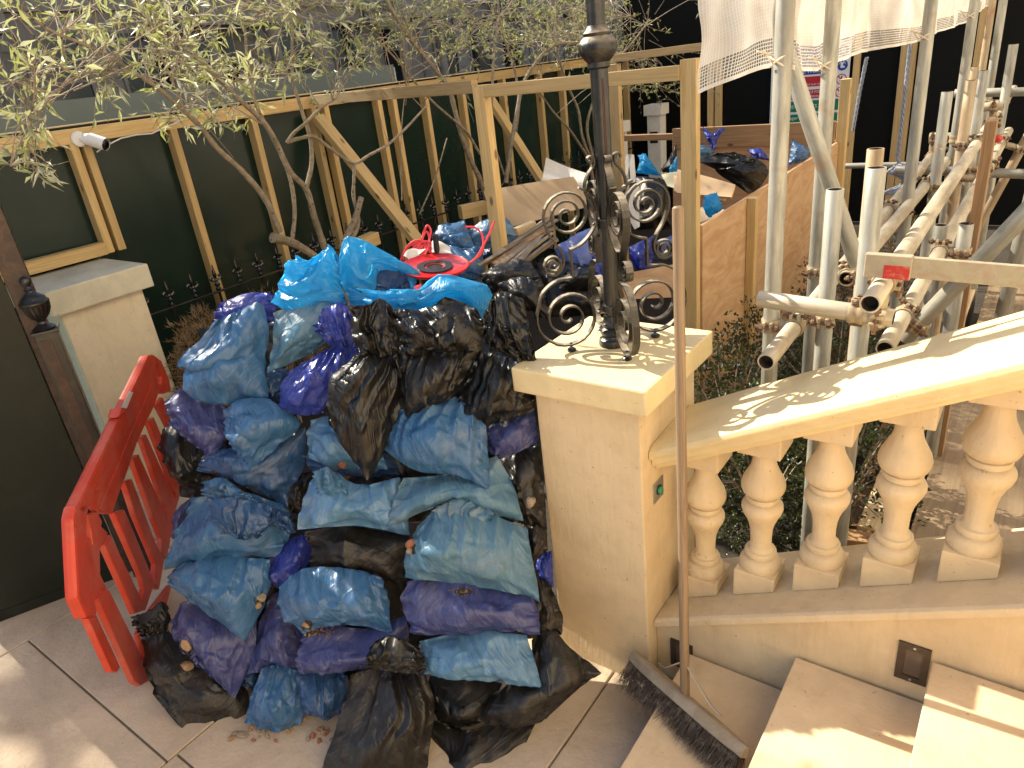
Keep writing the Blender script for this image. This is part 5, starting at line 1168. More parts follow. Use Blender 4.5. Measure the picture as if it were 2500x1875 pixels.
for i in range(2600):
    s_ = rn.uniform(.015, .985); x = rn.uniform(-.9, .9); c = e1 + hx * HL * s_ + wd * x * .022 + bd * .015; sp = wd * (x * .25 + rn.normal(0, .16)) + hx * rn.normal(0, .15); L_ = .105 * rn.uniform(.75, 1.05)
    d = bd + sp; d /= np.linalg.norm(d); e = c + d * L_ * .55 + (hx * rn.normal() + wd * rn.normal()) * .003; f = c + d * L_ + (hx * rn.normal() + wd * rn.normal()) * .006
    if f[2] < (.157 if f[0] > -.709 else .003): f = f + bd * 0; f[2] = max(f[2], .157 if f[0] > -.709 else .003)
    w_ = np.cross(d, CAM - c); w_ = w_ / np.linalg.norm(w_) * .00065
    v_ = np.cross(d, w_); v_ = v_ / np.linalg.norm(v_) * .00055
    o_ = len(g.v)
    for p in (c, e): g.v += [tuple(p + w_), tuple(p - w_ * .6 + v_), tuple(p - w_ * .6 - v_)]
    g.v.append(tuple(f))
    for k in range(3): g.f += [(o_ + k, o_ + (k + 1) % 3, o_ + 3 + (k + 1) % 3, o_ + 3 + k), (o_ + 3 + k, o_ + 3 + (k + 1) % 3, o_ + 6)]
tag(part('bristles', g, 'bristle', bm_), kind='stuff')
mw, L_ = frame(hb + bd * .005, ht); put('handle', mesh_of(G().lathe([(.0140, 0), (.0140, L_ - .012), (.0135, L_ - .004), (.009, L_)], n=18), 'handle_wood', True), bm_, mw)
hdv = (ht - hb) / np.linalg.norm(ht - hb)
for s_, nm in ((-1, 'stay'), (1, 'stay')): 
    part('stay', G().band([hb + hdv * .105 + hx * s_ * .012, hb + hdv * .085 + hx * s_ * .035, hb + hx * s_ * .105 - bd * .020, hb + hx * s_ * .14 - bd * .018], wd, .011, .002), 'steel', bm_)

# ------------------------------------------------------------------ red cable reel on the crest
rc = heap_point(*zE(1040, 880), -.13); rnm = A(.12, -.02, 1.0); rnm /= np.linalg.norm(rnm)
reel = thing('cable_reel', 'red plastic cable reel with loose red cable on top of the heap', 'cable reel', tuple(rc))
part('flange', G().lathe([(.030, 0), (.112, .004), (.124, .012), (.126, .018), (.122, .020), (.108, .012), (.070, .010), (.030, .012)], rc, 40, rnm, caps=False), 'reel_red', reel, smooth=True)
part('hub_ring', G().lathe([(.066, .0102), (.066, .016), (.040, .017), (.034, .008), (.005, .008)], rc, 32, rnm), 'black_plastic', reel, smooth=True)
part('drum', G().lathe([(.055, -.09), (.055, 0)], rc, 24, rnm), 'black_plastic', reel); part('flange', G().lathe([(.03, -.104), (.118, -.102), (.122, -.092), (.03, -.09)], rc, 36, rnm), 'reel_red', reel, smooth=True)
e = perp(rnm); f = np.cross(rnm, e); hc = rc + A(-.02, .06, 0)
hp = on_plane(*zE(1060, 730), rc + A(-.03, .08, .02), (.3, -.7, .4)); part('handle_grip', G().lathe([(.011, 0), (.011, .07), (.008, .07), (.008, .03)], hp, 14, A(.05, 0, 1)), 'black_plastic', reel, smooth=True)
def cable(pts, zoff, name='cable'):
    P_ = [on_plane(*zE(*q), rc + A(-.05, .10, .02), (.3, -.7, .45)) + A(0, 0, zoff) for q in pts]; q = np.array(P_); d = np.r_[0, np.cumsum(np.linalg.norm(np.diff(q, axis=0), axis=1))]
    m = np.gradient(q, d, axis=0); s_ = np.linspace(0, d[-1], 50); i = np.clip(np.searchsorted(d, s_, 'right') - 1, 0, len(d) - 2); h = (d[i + 1] - d[i])[:, None]; x = ((s_ - d[i])[:, None]) / h
    c = (2 * x**3 - 3 * x**2 + 1) * q[i] + (x**3 - 2 * x**2 + x) * h * m[i] + (-2 * x**3 + 3 * x**2) * q[i + 1] + (x**3 - x**2) * h * m[i + 1]
    return part(name, G().tube(list(c), .0042, 8), 'cable_red', reel, smooth=True)
cable([(1315, 495), (1400, 500), (1460, 560), (1475, 640), (1450, 740), (1390, 790), (1290, 860)], 0); cable([(1575, 450), (1530, 560), (1470, 680), (1410, 780), (1350, 830), (1280, 865)], .003)
cable([(730, 810), (760, 720), (840, 650), (930, 635), (990, 680), (1010, 740)], 0); cable([(790, 830), (820, 740), (880, 670), (970, 640), (1030, 660)], .006)
cable([(925, 620), (945, 530), (975, 485), (1000, 520), (985, 620), (960, 730)], .002); cable([(850, 800), (880, 700), (930, 600), (965, 545), (990, 600), (950, 730), (930, 760)], .004); cable([(760, 820), (790, 700), (870, 640), (960, 650)], .01)
for k in range(5): cable([(800 + 38 * k, 800 - 8 * k), (830 + 36 * k, 700 + 5 * k), (880 + 30 * k, 655 + 6 * k), (905 + 30 * k, 740)], .002 * k)

# ------------------------------------------------------------------ cardboard, sheets, laths in the bay
def sheet(name, label, cat, mat, z, quad, ref, n, th=.006, bend=.0, group=None):
    ctr = np.mean([z(*q) for q in quad], 0); p0 = at(ctr[0], ctr[1], 'z', ref); n = np.asarray(n, float); n = n / np.linalg.norm(n)
    c = [on_plane(*z(*q), p0, n) for q in quad]; g = G(); K = 10
    for t_ in (0, th):
        for j in range(K + 1):
            for i in range(K + 1):
                u_, v_ = i / K, j / K; p = (c[0] * (1 - u_) + c[1] * u_) * (1 - v_) + (c[3] * (1 - u_) + c[2] * u_) * v_; p = p + n * (t_ + bend * math.sin(math.pi * u_) * (1 - v_) + bend * .3 * math.sin(5 * v_ + 2 * u_)); g.v.append(tuple(p))
    M_ = (K + 1) * (K + 1)
    for j in range(K):
        for i in range(K):
            a = j * (K + 1) + i; g.f += [(a, a + K + 1, a + K + 2, a + 1), (M_ + a, M_ + a + 1, M_ + a + K + 2, M_ + a + K + 1)]
    bd_ = list(range(K + 1)) + [(j + 1) * (K + 1) + K for j in range(K)] + [K * (K + 1) + i for i in range(K - 1, -1, -1)] + [j * (K + 1) for j in range(K - 1, 0, -1)]
    for i in range(len(bd_)): a, b = bd_[i], bd_[(i + 1) % len(bd_)]; g.f.append((a, b, M_ + b, M_ + a))
    o = part(name, g, mat, None, smooth=False); return tag(o, label, cat, group)
sheet('cardboard_sheet', 'large plain cardboard sheet leaning in front of the timber post', 'cardboard', 'cardboard', zH, [(255, 688), (950, 575), (1090, 800), (360, 990)], 1.05, (.25, -.75, .55), .006, .01)
sheet('white_sheet', 'curled white sheet behind the cardboard', 'sheet', 'paper_white', zH, [(735, 425), (1050, 545), (1070, 700), (700, 640)], 1.16, (.3, -.8, .4), .003, -.03)
sheet('cardboard_box', 'flattened cardboard box lying in the bay right of the post', 'cardboard', 'cardboard', zG, [(725, 1405), (1310, 1565), (1270, 1690), (715, 1640)], 1.10, (.1, -.5, .85), .02, .006)
sheet('cardboard_flap', 'cardboard box flap folded forward beside the plywood', 'cardboard', 'cardboard', zTR, [(105, 1020), (445, 1090), (400, 1170), (110, 1110)], 1.07, (.2, -.4, .9), .008, .006)
sheet('paper_sheet', 'pale yellow paper sheet left of the timber post', 'paper', 'paper_yellow', zG, [(560, 1440), (728, 1408), (700, 1580), (620, 1550)], 1.10, (.3, -.7, .6), .003, .008)
sheet('cardboard_piece', 'pale cardboard piece behind the upper right lamp scroll', 'cardboard', 'paper_white', zH, [(1290, 740), (1450, 640), (1460, 960), (1420, 980)], .98, (.2, -.8, .4), .005, .01)
sheet('board_offcut', 'pale timber board at the back of the bay', 'board', 'timber_pale', zTR, [(410, 835), (760, 832), (880, 838), (420, 870)], 1.10, (.1, -.5, .85), .02)
sheet('board_offcut', 'grey board lying behind the royal blue knot', 'board', 'paper_white', zTR, [(375, 860), (680, 850), (700, 890), (480, 885)], 1.09, (.1, -.5, .85), .02)
sheet('board_offcut', 'pale plywood offcut lying by the right hand wall of the bay', 'board', 'timber_pale', zTR, [(225, 1230), (330, 1190), (420, 1240), (235, 1310)], 1.02, (.1, -.5, .85), .02)
t = thing('white_trim', 'white timber trim offcut shaped like a letter A behind the lamp', 'timber', tuple(at(*zG(220, 1400), 'z', 1.05)))
for q in ([(205, 1235), (255, 1230), (190, 1560), (130, 1500)], [(225, 1235), (278, 1232), (300, 1510), (250, 1520)]):
    p0 = at(*zG(220, 1380), 'z', 1.12); c = [on_plane(*zG(*k), p0, (.2, -.8, .45)) for k in q]; nn = A(.2, -.8, .45); part('strip', G().hexa([p - nn * .02 for p in c] + list(c)), 'white_paint', t)
rn = np.random.default_rng(21)
for k in range(16):
    s_ = k / 15; a0 = (1420 + 330 * s_ + rn.uniform(-30, 60), 810 + 60 * s_ + rn.uniform(-20, 50)); a1 = (2000 + 120 * rn.uniform(-.5, 1.2), 430 + 210 * s_ + rn.uniform(-25, 25))
    p, q = at(*zE(*a0), 'z', .99 + .02 * rn.uniform(-1, 1)), at(*zE(*a1), 'z', 1.06 + .05 * rn.uniform(-1, 1))
    o = beam('timber_lath', p, q, rn.uniform(.018, .034), rn.uniform(.010, .018), ['lath', 'lath', 'board_grey', 'timber_brown'][k % 4], None, roll=(rn.uniform(-.5, .5), rn.uniform(-.5, .5), 1)); tag(o, 'old grimy timber lath in the bundle behind the heap', 'lath', 'bundle of old laths')
o = beam('timber_offcut', at(*zE(1765, 540), 'z', 1.06), at(*zE(1935, 470), 'z', 1.08), .05, .045, 'timber_pale'); tag(o, 'short pale timber offcut lying on the laths', 'timber')
sheet('plywood_offcut', 'plywood offcut standing behind the lower right lamp scroll', 'plywood', 'plywood', zH, [(1300, 1330), (1720, 1250), (1800, 1500), (1350, 1520)], .96, (.3, -.8, .3), .012)
for q, lb_ in (([(1020, 620), (1180, 690), (1180, 740), (1010, 720)], 'white crumpled paper behind the reel'), ([(760, 760), (860, 700), (960, 700), (820, 800)], 'white and blue printed wrapper under the red cable')):
    ctr = np.mean([zE(*k) for k in q], 0); 
    sheet('paper_scrap', lb_, 'paper', 'paper_white', zE, q, float(heap_point(*ctr, -.2)[2]), (.2, -.5, .8), .004, .012)

# ------------------------------------------------------------------ stones poking from the tears, crumbs on the path
def stone(p, r, mat, label, seed, group=None, squash=(1, .8, .7)):
    rg = np.random.default_rng(seed); bm = bmesh.new(); bmesh.ops.create_icosphere(bm, subdivisions=2, radius=r)
    dirs = rg.normal(size=(9, 3)); dirs /= np.linalg.norm(dirs, axis=1)[:, None]; lim = rg.uniform(.55, .9, 9) * r
    for v in bm.verts:
        c = np.array(v.co)
        for d, l in zip(dirs, lim):
            k = c @ d
            if k > l: c = c - d * (k - l)
        v.co = c * np.array(squash) * (1 + rg.normal(0, .015))
    me = bpy.data.meshes.new('m'); bm.to_mesh(me); bm.free(); me.materials.append(MATS[mat]); me.polygons.foreach_set('use_smooth', [False] * len(me.polygons))
    mw = Matrix.Translation(p) @ Matrix.Rotation(rg.uniform(0, 6), 4, Vector(rg.normal(size=3))); return tag(put('rubble_piece', me, None, mw), label, 'rubble', group)
ST = [(zC(1512, 672), .022, 'rubble_pale', 'pale plaster lump in the hole of the blue bag'), (zC(1500, 715), .017, 'rubble', 'brown lump just below the plaster in the torn blue bag'),
      (zC(1078, 945), .026, 'rubble', 'brown stone showing through the torn violet bag'), (zC(1085, 1065), .026, 'rubble', 'tan stone between the violet bag and the long black bag'),
      (zD(1405, 118), .026, 'rubble_pale', 'tan stone poking out of the black bag against the pier'), (zD(112, 830), .017, 'rubble', 'tan stone at the split corner of the blue bag'),
      (zD(125, 880), .018, 'rubble', 'brown stone below the split corner of the blue bag'), (zD(715, 365), .020, 'rubble_red', 'reddish stone in the torn side of the teal-blue bag'),
      (zD(712, 405), .016, 'rubble_pale', 'pale stone in the torn side of the teal-blue bag'), (zB(553, 1265), .020, 'rubble_red', 'brick fragment under the point of the striped black bag'), (zB(585, 1335), .016, 'rubble_red', 'small brick fragment on the sky-blue bag')]
def tear(q, rx, ry, seed):
    rg = np.random.default_rng(seed); g = G(); n = 18; c = hit(*q, -.0015); g.v.append(tuple(c))
    for i in range(n):
        a = 2 * math.pi * i / n; k = rg.uniform(.55, 1.1); p = hit(q[0] + rx * k * math.cos(a), q[1] + ry * k * math.sin(a), -.0015)
        if np.linalg.norm(p - c) > .08: p = c
        g.v.append(tuple(p))
    g.f = [(0, 1 + i, 1 + (i + 1) % n) for i in range(n)]
    h = BV.ray_cast(Vector(CAM), Vector(ray(*q)).normalized()); own = OWN[h[2]] if h[2] is not None else None
    part('torn_hole', g, 'tear_dark', own)
m_plain('tear_dark', (.030, .020, .013), .8, .5, 60)
for k, (q, rx, ry) in enumerate(((zC(1508, 690), 16, 26), (zC(1080, 955), 18, 30), (zD(118, 852), 15, 24), (zD(716, 385), 16, 22), (zD(1020, 640), 22, 10))): tear(q, rx, ry, k)
for k, (q, r_, mt, lb_) in enumerate(ST): stone(hit(*q, -.004), r_, mt, lb_, 40 + k)
rn = np.random.default_rng(8); g = G()
for k in range(120):
    s_ = rn.uniform(0, 1); p = hit(*zD(150 + 90 * s_ + rn.normal(0, 35), 870 + 35 * rn.normal() * .5), -.001); r_ = rn.uniform(.0014, .0036); o_ = len(g.v)
    g.v += [tuple(p + A(*rn.normal(0, r_, 3))) for _ in range(4)]; g.f += [(o_, o_ + 1, o_ + 2), (o_, o_ + 2, o_ + 3), (o_, o_ + 3, o_ + 1), (o_ + 1, o_ + 3, o_ + 2)]
for k in range(70):
    p = hit(*zD(1010 + rn.normal(0, 34), 640 + rn.normal(0, 14)), -.001); r_ = rn.uniform(.0012, .0030); o_ = len(g.v)
    g.v += [tuple(p + A(*rn.normal(0, r_, 3))) for _ in range(4)]; g.f += [(o_, o_ + 1, o_ + 2), (o_, o_ + 2, o_ + 3), (o_, o_ + 3, o_ + 1), (o_ + 1, o_ + 3, o_ + 2)]
tag(part('spilt_sand', g, 'ochre_sand'), 'ochre sand and grit spilt over the violet bags', 'sand', kind='stuff')
for k in range(26):
    q = zC(1330 + 620 * rn.uniform(0, 1), 1425 + 90 * rn.uniform(0, 1)**1.5); p = at(*q, 'z', .006); stone(p, rn.uniform(.006, .015), ['rubble', 'rubble_red', 'rubble', 'rubble_pale'][k % 4], 'small crumb of rubble on the paving in front of the heap', 100 + k, 'crumbs of rubble on the paving')
stone(at(*zC(1405, 1465), 'z', .008), .026, 'rubble_pale', 'pale flat stone flake on the paving before the heap', 99, squash=(1, .8, .25))

# ------------------------------------------------------------------ CCTV camera and its cable
cv = thing('security_camera', 'white bullet security camera fixed to the hoarding stud', 'camera', tuple(at(200, 340, 'x', -4.38)))
c0 = at(*zTL(455, 805), 'x', -4.383); part('mount', G().lathe([(.042, 0), (.042, .010), (.036, .016)], c0, 24, (1, 0, 0)), 'white_plastic', cv, smooth=True)
cdv = A(.62, .30, -.28); cdv /= np.linalg.norm(cdv); c1 = c0 + A(.03, .01, 0); part('arm', G().tube([c0, c1], .014, 12), 'white_plastic', cv, smooth=True)
part('body', G().lathe([(.010, -.02), (.028, -.012), (.032, 0), (.032, .095), (.030, .098)], c1 + A(.0, .02, -.005), 24, cdv), 'white_plastic', cv, smooth=True)
part('sun_shield', G().lathe([(.0345, .02), (.0345, .118)], c1 + A(.0, .02, .001), 24, cdv, caps=False), 'white_plastic', cv, smooth=True); part('lens', G().lathe([(.030, .099), (.030, .112), (.024, .116), (.012, .114), (.011, .118), (.001, .118)], c1 + A(.0, .02, -.005), 24, cdv), 'lens_black', cv, smooth=True)
part('cable', G().tube([at(*zTL(*q), 'x', -4.36) for q in ((560, 880), (600, 850), (700, 800), (790, 780), (880, 772), (940, 742), (1010, 715), (1060, 690))], .004, 6), 'white_plastic', cv, smooth=True)

# ------------------------------------------------------------------ olive trees, shrubs
def m_leaf(name, a, b, tr=.35):
    m, t, bs = _m(name); v = coords(t); g = t.nodes.new('ShaderNodeNewGeometry')
    col = mixc(t, ramp(t, g.outputs['Random Per Island'], [(.15, 0), (.85, 1)]), a, b); t.links.new(col, bs.inputs['Base Color']); bs.inputs['Roughness'].default_value = .42
    out = t.nodes['Material Output']; tl = t.nodes.new('ShaderNodeBsdfTranslucent'); mx = t.nodes.new('ShaderNodeMixShader'); mx.inputs[0].default_value = tr
    cc = mixc(t, .5, col, (.42, .48, .06)); t.links.new(cc, tl.inputs[0]); t.links.new(bs.outputs[0], mx.inputs[1]); t.links.new(tl.outputs[0], mx.inputs[2]); t.links.new(mx.outputs[0], out.inputs[0]); return m
m_leaf('olive_leaf', (.22, .24, .10), (.52, .52, .43), .34); m_leaf('olive_leaf_far', (.17, .18, .075), (.38, .37, .25), .38)
m_leaf('box_leaf', (.013, .022, .008), (.036, .048, .018), .12); m_leaf('dead_leaf', (.06, .036, .016), (.14, .088, .04), .12)
m_leaf('dry_twig', (.13, .08, .04), (.30, .20, .11), .1)
def m_bark(name, a, b):
    m, t, bs = _m(name); v = coords(t); n = noise(t, v, 28, 6, .7); k = noise(t, v, 5, 4, .6); c = mixc(t, ramp(t, n, [(.35, .8), (.6, 0)]), a, b); c = mixc(t, ramp(t, k, [(.52, 0), (.68, .6)]), c, (.10, .095, .04))
    vo = t.nodes.new('ShaderNodeTexVoronoi'); vo.inputs['Scale'].default_value = 26; t.links.new(v, vo.inputs[0]); c = mixc(t, ramp(t, vo.outputs['Distance'], [(.12, .9), (.2, 0)]), c, (.04, .03, .022))
    t.links.new(c, bs.inputs['Base Color']); bs.inputs['Roughness'].default_value = .85; bump(t, bs, n, .6, .006); return m
m_bark('bark', (.30, .24, .17), (.13, .10, .07)); m_bark('twig_bark', (.34, .27, .20), (.20, .15, .11))
def polyline(P_, n):
    q = np.array(P_, float); d = np.r_[0, np.cumsum(np.linalg.norm(np.diff(q, axis=0), axis=1))]; m = np.gradient(q, d, axis=0); s_ = np.linspace(0, d[-1], n); i = np.clip(np.searchsorted(d, s_, 'right') - 1, 0, len(d) - 2); h = (d[i + 1] - d[i])[:, None]; x = ((s_ - d[i])[:, None]) / h
    return (2 * x**3 - 3 * x**2 + 1) * q[i] + (x**3 - 2 * x**2 + x) * h * m[i] + (-2 * x**3 + 3 * x**2) * q[i + 1] + (x**3 - x**2) * h * m[i + 1]
def leaf(g, p, d, up, L_, W_):
    d = d / (np.linalg.norm(d) + 1e-9); s_ = np.cross(d, up); s_ /= (np.linalg.norm(s_) + 1e-9); n_ = np.cross(s_, d); o_ = len(g.v)
    m = p + d * L_ * .5 - n_ * L_ * .05; t_ = p + d * L_ - n_ * L_ * .16
    g.v += [tuple(p), tuple(p + d * L_ * .42 + s_ * W_ + n_ * W_ * .3), tuple(m), tuple(p + d * L_ * .42 - s_ * W_ + n_ * W_ * .3), tuple(t_)]
    g.f += [(o_, o_ + 2, o_ + 1), (o_, o_ + 3, o_ + 2), (o_ + 1, o_ + 2, o_ + 4), (o_ + 2, o_ + 3, o_ + 4)]
def olive(label, limbs, region, X, ntw, leafL, leafW, seed, base, mat='olive_leaf', extra=None, xs=.35, nleaf=(5, 10), bare=.30, tw=.0028):
    rg = np.random.default_rng(seed); t = thing('olive_tree', label, 'tree', tuple(base)); g = G(); pool = []
    for z, pts, r0, r1, x0, x1 in limbs:
        n = len(pts); P_ = [at(*z(*q), 'x', x0 + (x1 - x0) * i / (n - 1)) for i, q in enumerate(pts)]
        if r0 >= .024 and r1 < .02: P_ = [np.array([P_[0][0], P_[0][1], .0])] + P_
        c = polyline(P_, 6 * len(P_)); rad = np.linspace(r0, r1, len(c)) * (1 + rg.normal(0, .05, len(c))); g.tube(list(c), list(rad), 9); pool += [(p, r) for p, r in zip(c, rad) if r < .02]
    part('trunk', g, 'bark', t, smooth=True)
    PP = np.array([p for p, r in pool]); tg = G(); lg = G()
    def twig(target):
        d = np.linalg.norm(PP - target, axis=1) * rg.uniform(.6, 1.4, len(PP)); k = int(np.argmin(d)); s0 = PP[k]; v = target - s0; L_ = np.linalg.norm(v)
        if L_ > .75: s0 = target - v / L_ * .75; v = target - s0; L_ = .75
        mid = s0 + v * .5 + rg.normal(0, .07 * L_, 3) + A(0, 0, .10 * L_); c = polyline([s0, mid, target, target + v * .12 + rg.normal(0, .04, 3) + A(0, 0, -.03)], 11)
        tg.tube(list(c), list(np.linspace(tw * 1.3, tw * .45, 11)), 4, False)
        for _ in range(2):
            j = rg.integers(4, 10); e = c[j] + rg.normal(0, .09, 3); cc = polyline([c[j], (c[j] + e) / 2 + rg.normal(0, .02, 3), e], 6); tg.tube(list(cc), list(np.linspace(tw * .7, tw * .35, 6)), 3, False)
            if rg.uniform() > bare:
                for q in range(int(rg.integers(3, 7))): leafs(cc[rg.integers(2, 6)], e - c[j])
        if rg.uniform() > bare:
            for q in range(int(rg.integers(*nleaf))): i = int(np.clip(rg.normal(8.5, 2.0), 3, 10)); leafs(c[i], c[min(i + 1, 10)] - c[max(i - 1, 0)])
    def leafs(p, d):
        d = d / (np.linalg.norm(d) + 1e-9); q = d * .9 + rg.normal(0, .55, 3); leaf(lg, p, q, rg.normal(0, 1, 3) + A(-.3, 0, .8), leafL * rg.uniform(.55, 1.2), leafW * rg.uniform(.7, 1.2))
    for k in range(ntw):
        x0, x1, y0, y1, pw = region[rg.integers(0, len(region))]; px, py = rg.uniform(x0, x1), y0 + (y1 - y0) * rg.uniform()**pw; twig(at(px, py, 'x', X + rg.normal(0, xs)))
    for (a, b, c_, d_, e_, f_, n_) in (extra or []):
        for k in range(n_): twig(A(rg.uniform(a, b), rg.uniform(c_, d_), rg.uniform(e_, f_)))
    tag(part('twigs', tg, 'twig_bark', t, smooth=True), kind='stuff'); part('crown', lg, mat, t)
    return t
T1 = [(zTL, [(1880, 1440), (1820, 1260), (1770, 1090), (1690, 1010), (1600, 830), (1550, 740), (1390, 580), (1230, 420), (1090, 290), (960, 170), (880, 60), (840, -120)], .030, .008, -3.70, -3.55),
      (zTL, [(1690, 1390), (1705, 1240), (1690, 1080), (1640, 920), (1560, 760), (1480, 600), (1440, 420), (1420, 200), (1400, -60)], .014, .006, -3.68, -3.62),
      (zTL, [(1620, 1340), (1540, 1160), (1400, 990), (1250, 850), (1165, 740), (1040, 620), (900, 500), (760, 410), (620, 320), (470, 250), (300, 180), (120, 60)], .020, .005, -3.66, -3.45),
      (zTL, [(1775, 1080), (1805, 930), (1795, 800), (1750, 650), (1700, 480), (1690, 250), (1720, -60)], .015, .006, -3.70, -3.75),
      (zTL, [(1670, 820), (1740, 800), (1810, 790), (1900, 850), (1980, 910), (2050, 945), (2133, 900), (2240, 840), (2330, 760), (2470, 610)], .012, .007, -3.66, -3.60),
      (zTL, [(2010, 1440), (2075, 1290), (2045, 1130), (2050, 1010), (2050, 945)], .024, .010, -3.60, -3.60), (zTL, [(1990, 1400), (2060, 1250), (2090, 1140)], .022, .018, -3.58, -3.56),
      (zTL, [(1660, 825), (1700, 770), (1760, 720), (1850, 630), (1945, 565)], .011, .007, -3.66, -3.5),
      (zTL, [(1575, 1375), (1680, 1400), (1820, 1480)], .030, .022, -3.62, -3.62), (zTL, [(1060, 640), (980, 430), (900, 260), (860, 180)], .007, .004, -3.5, -3.4),
      (zTL, [(770, 410), (560, 410), (430, 450), (280, 580), (130, 800), (60, 960)], .006, .003, -3.45, -3.2)]
olive('grey-barked olive tree spreading over the left half of the hoarding', T1, [(0, 900, -60, 250, 1.0), (0, 560, -40, 210, 1.0), (300, 900, -60, 200, 1.0), (380, 640, 150, 300, 1.0), (-40, 110, 150, 430, .9), (200, 900, -60, 130, 1.0), (100, 900, -50, 200, 1.0), (150, 900, -50, 230, 1.0), (300, 900, -50, 180, 1.0)], -3.6, 200, .080, .0084, 1, at(*zTL(1850, 1440), 'z', 0),
      extra=[(-4.4, -3.4, .3, 1.0, 3.0, 3.6, 3)], tw=.0026)  # extra: a few unseen twigs added above the frame to dapple the sunlight
T2 = [(zTM, [(890, 1060), (830, 930), (780, 800), (740, 650), (700, 510), (620, 400), (540, 300), (450, 180), (340, 0), (290, -100)], .030, .012, -3.95, -3.85),
      (zTM, [(880, 890), (800, 760), (700, 670), (620, 600), (500, 470), (420, 370), (300, 240)], .012, .006, -3.9, -3.8), (zTM, [(1030, 1060), (1060, 850), (1090, 680), (1130, 490), (1200, 370), (1310, 260), (1420, 250), (1520, 205), (1640, 120), (1780, 90)], .020, .010, -3.9, -4.0),
      (zTM, [(1090, 760), (1105, 600), (1085, 420), (1030, 250), (1000, 130), (980, -60)], .013, .008, -3.95, -3.95), (zTM, [(955, 1010), (950, 600), (965, 300), (990, 110), (1060, 20), (1100, -80)], .013, .008, -3.85, -3.9),
      (zTM, [(1020, 1010), (985, 900), (960, 830)], .010, .007, -3.9, -3.9), (zTM, [(690, 800), (610, 1060), (530, 1240)], .005, .006, -3.8, -3.7), (zTM, [(430, 1160), (425, 800), (440, 600), (470, 400)], .004, .003, -3.5, -3.5)]
olive('olive tree with several upright stems behind the cardboard', T2, [(850, 1500, -80, 150, 1.0), (900, 1480, -60, 120, 1.0)], -4.3, 210, .050, .0065, 2, at(*zTM(1000, 1060), 'z', 0), 'olive_leaf_far', xs=.6, nleaf=(8, 16), bare=.12)
T3 = [(zTM, [(1510, 930), (1440, 810), (1395, 745), (1300, 640), (1200, 490)], .026, .006, -4.0, -3.9), (zTM, [(1520, 920), (1470, 780), (1450, 640), (1400, 520), (1330, 300), (1320, 0)], .018, .008, -4.0, -4.0), (zTM, [(1530, 900), (1500, 740), (1540, 580), (1640, 400), (1800, 200), (1900, 60)], .018, .008, -4.0, -4.1)]
olive('bushy olive tree beyond the lamp post', T3, [(1290, 1790, -80, 205, 1.0), (1500, 1790, -60, 190, 1.0), (1540, 1730, 180, 250, 1.0)], -4.6, 330, .048, .0062, 3, at(*zTM(1520, 930), 'z', 0), 'olive_leaf_far', xs=.7, nleaf=(10, 18), bare=.05)

def shrub(name, label, boxes, n, L_, W_, mat, seed, cat='shrub', group=None, up=.6):
    rg = np.random.default_rng(seed); b0 = boxes[0]; t = thing(name, label, cat, (b0[0], b0[1], 0), group); lg = G(); st = G()
    for (cx, cy, cz, rx, ry, rz) in boxes:
        st.tube([A(cx, cy, -.03), A(cx + .02, cy, cz * .5), A(cx, cy, cz)], [.015, .010, .005], 6)
        for _ in range(14): v = rg.normal(size=3); v /= np.linalg.norm(v); v[2] = abs(v[2]); st.tube([A(cx, cy, cz * .5), A(cx + v[0] * rx * .5, cy + v[1] * ry * .5, cz + v[2] * rz * .3), A(cx + v[0] * rx, cy + v[1] * ry, cz + v[2] * rz * .9)], [.005, .0035, .002], 4)
        m = int(n / len(boxes)); k = 0
        while k < m:
            v = rg.normal(size=3); v /= np.linalg.norm(v); r = rg.uniform(.45, 1.0)**.5 * (1 + .16 * math.sin(v[0] * 9 + cx * 7) * math.cos(v[1] * 8 + cy * 5) + rg.normal(0, .05)); p = A(cx + v[0] * rx * r, cy + v[1] * ry * r, cz + v[2] * rz * r)
            if p[2] < .0: continue
            q0 = rg.normal(0, .6, 3) + v * .8 + A(0, 0, up)
            for _ in range(5): leaf(lg, p + rg.normal(0, .008, 3), q0 + rg.normal(0, .6, 3), rg.normal(0, 1, 3) + A(0, 0, .5), L_ * rg.uniform(.7, 1.3), W_ * rg.uniform(.7, 1.3))
            k += 5
    part('stem', st, 'twig_bark', t); part('foliage', lg, mat, t); return t
shrub('box_shrub', 'dark green box shrub behind the first balusters', [(-.72, 2.42, .40, .30, .26, .40), (-.45, 2.55, .38, .26, .26, .38)], 9000, .020, .0062, 'box_leaf', 5, group='shrubs behind the balustrade')
shrub('box_shrub', 'green box shrub against the foot of the plywood bay', [(-.98, 2.75, .42, .30, .35, .42), (-1.0, 3.2, .40, .24, .35, .40)], 8000, .020, .0062, 'box_leaf', 6, group='shrubs behind the balustrade')
shrub('box_shrub', 'dark shrub among the lower scaffold tubes', [(-.66, 3.3, .40, .30, .5, .42)], 5000, .020, .0062, 'box_leaf', 7, group='shrubs behind the balustrade')
shrub('box_shrub', 'browning shrub beside the plywood behind the tall scaffold tubes', [(-.82, 4.2, .50, .28, .45, .40), (-.7, 4.9, .50, .28, .45, .38)], 8000, .021, .0065, 'dead_leaf', 8, group='shrubs behind the balustrade')
shrub('dead_hedge', 'dry brown hedge between the gate pillar and the bags', [(-3.80, 2.02, .52, .22, .26, .36), (-3.78, 2.45, .52, .25, .35, .36)], 11000, .050, .0022, 'dry_twig', 10, 'hedge', up=.9)

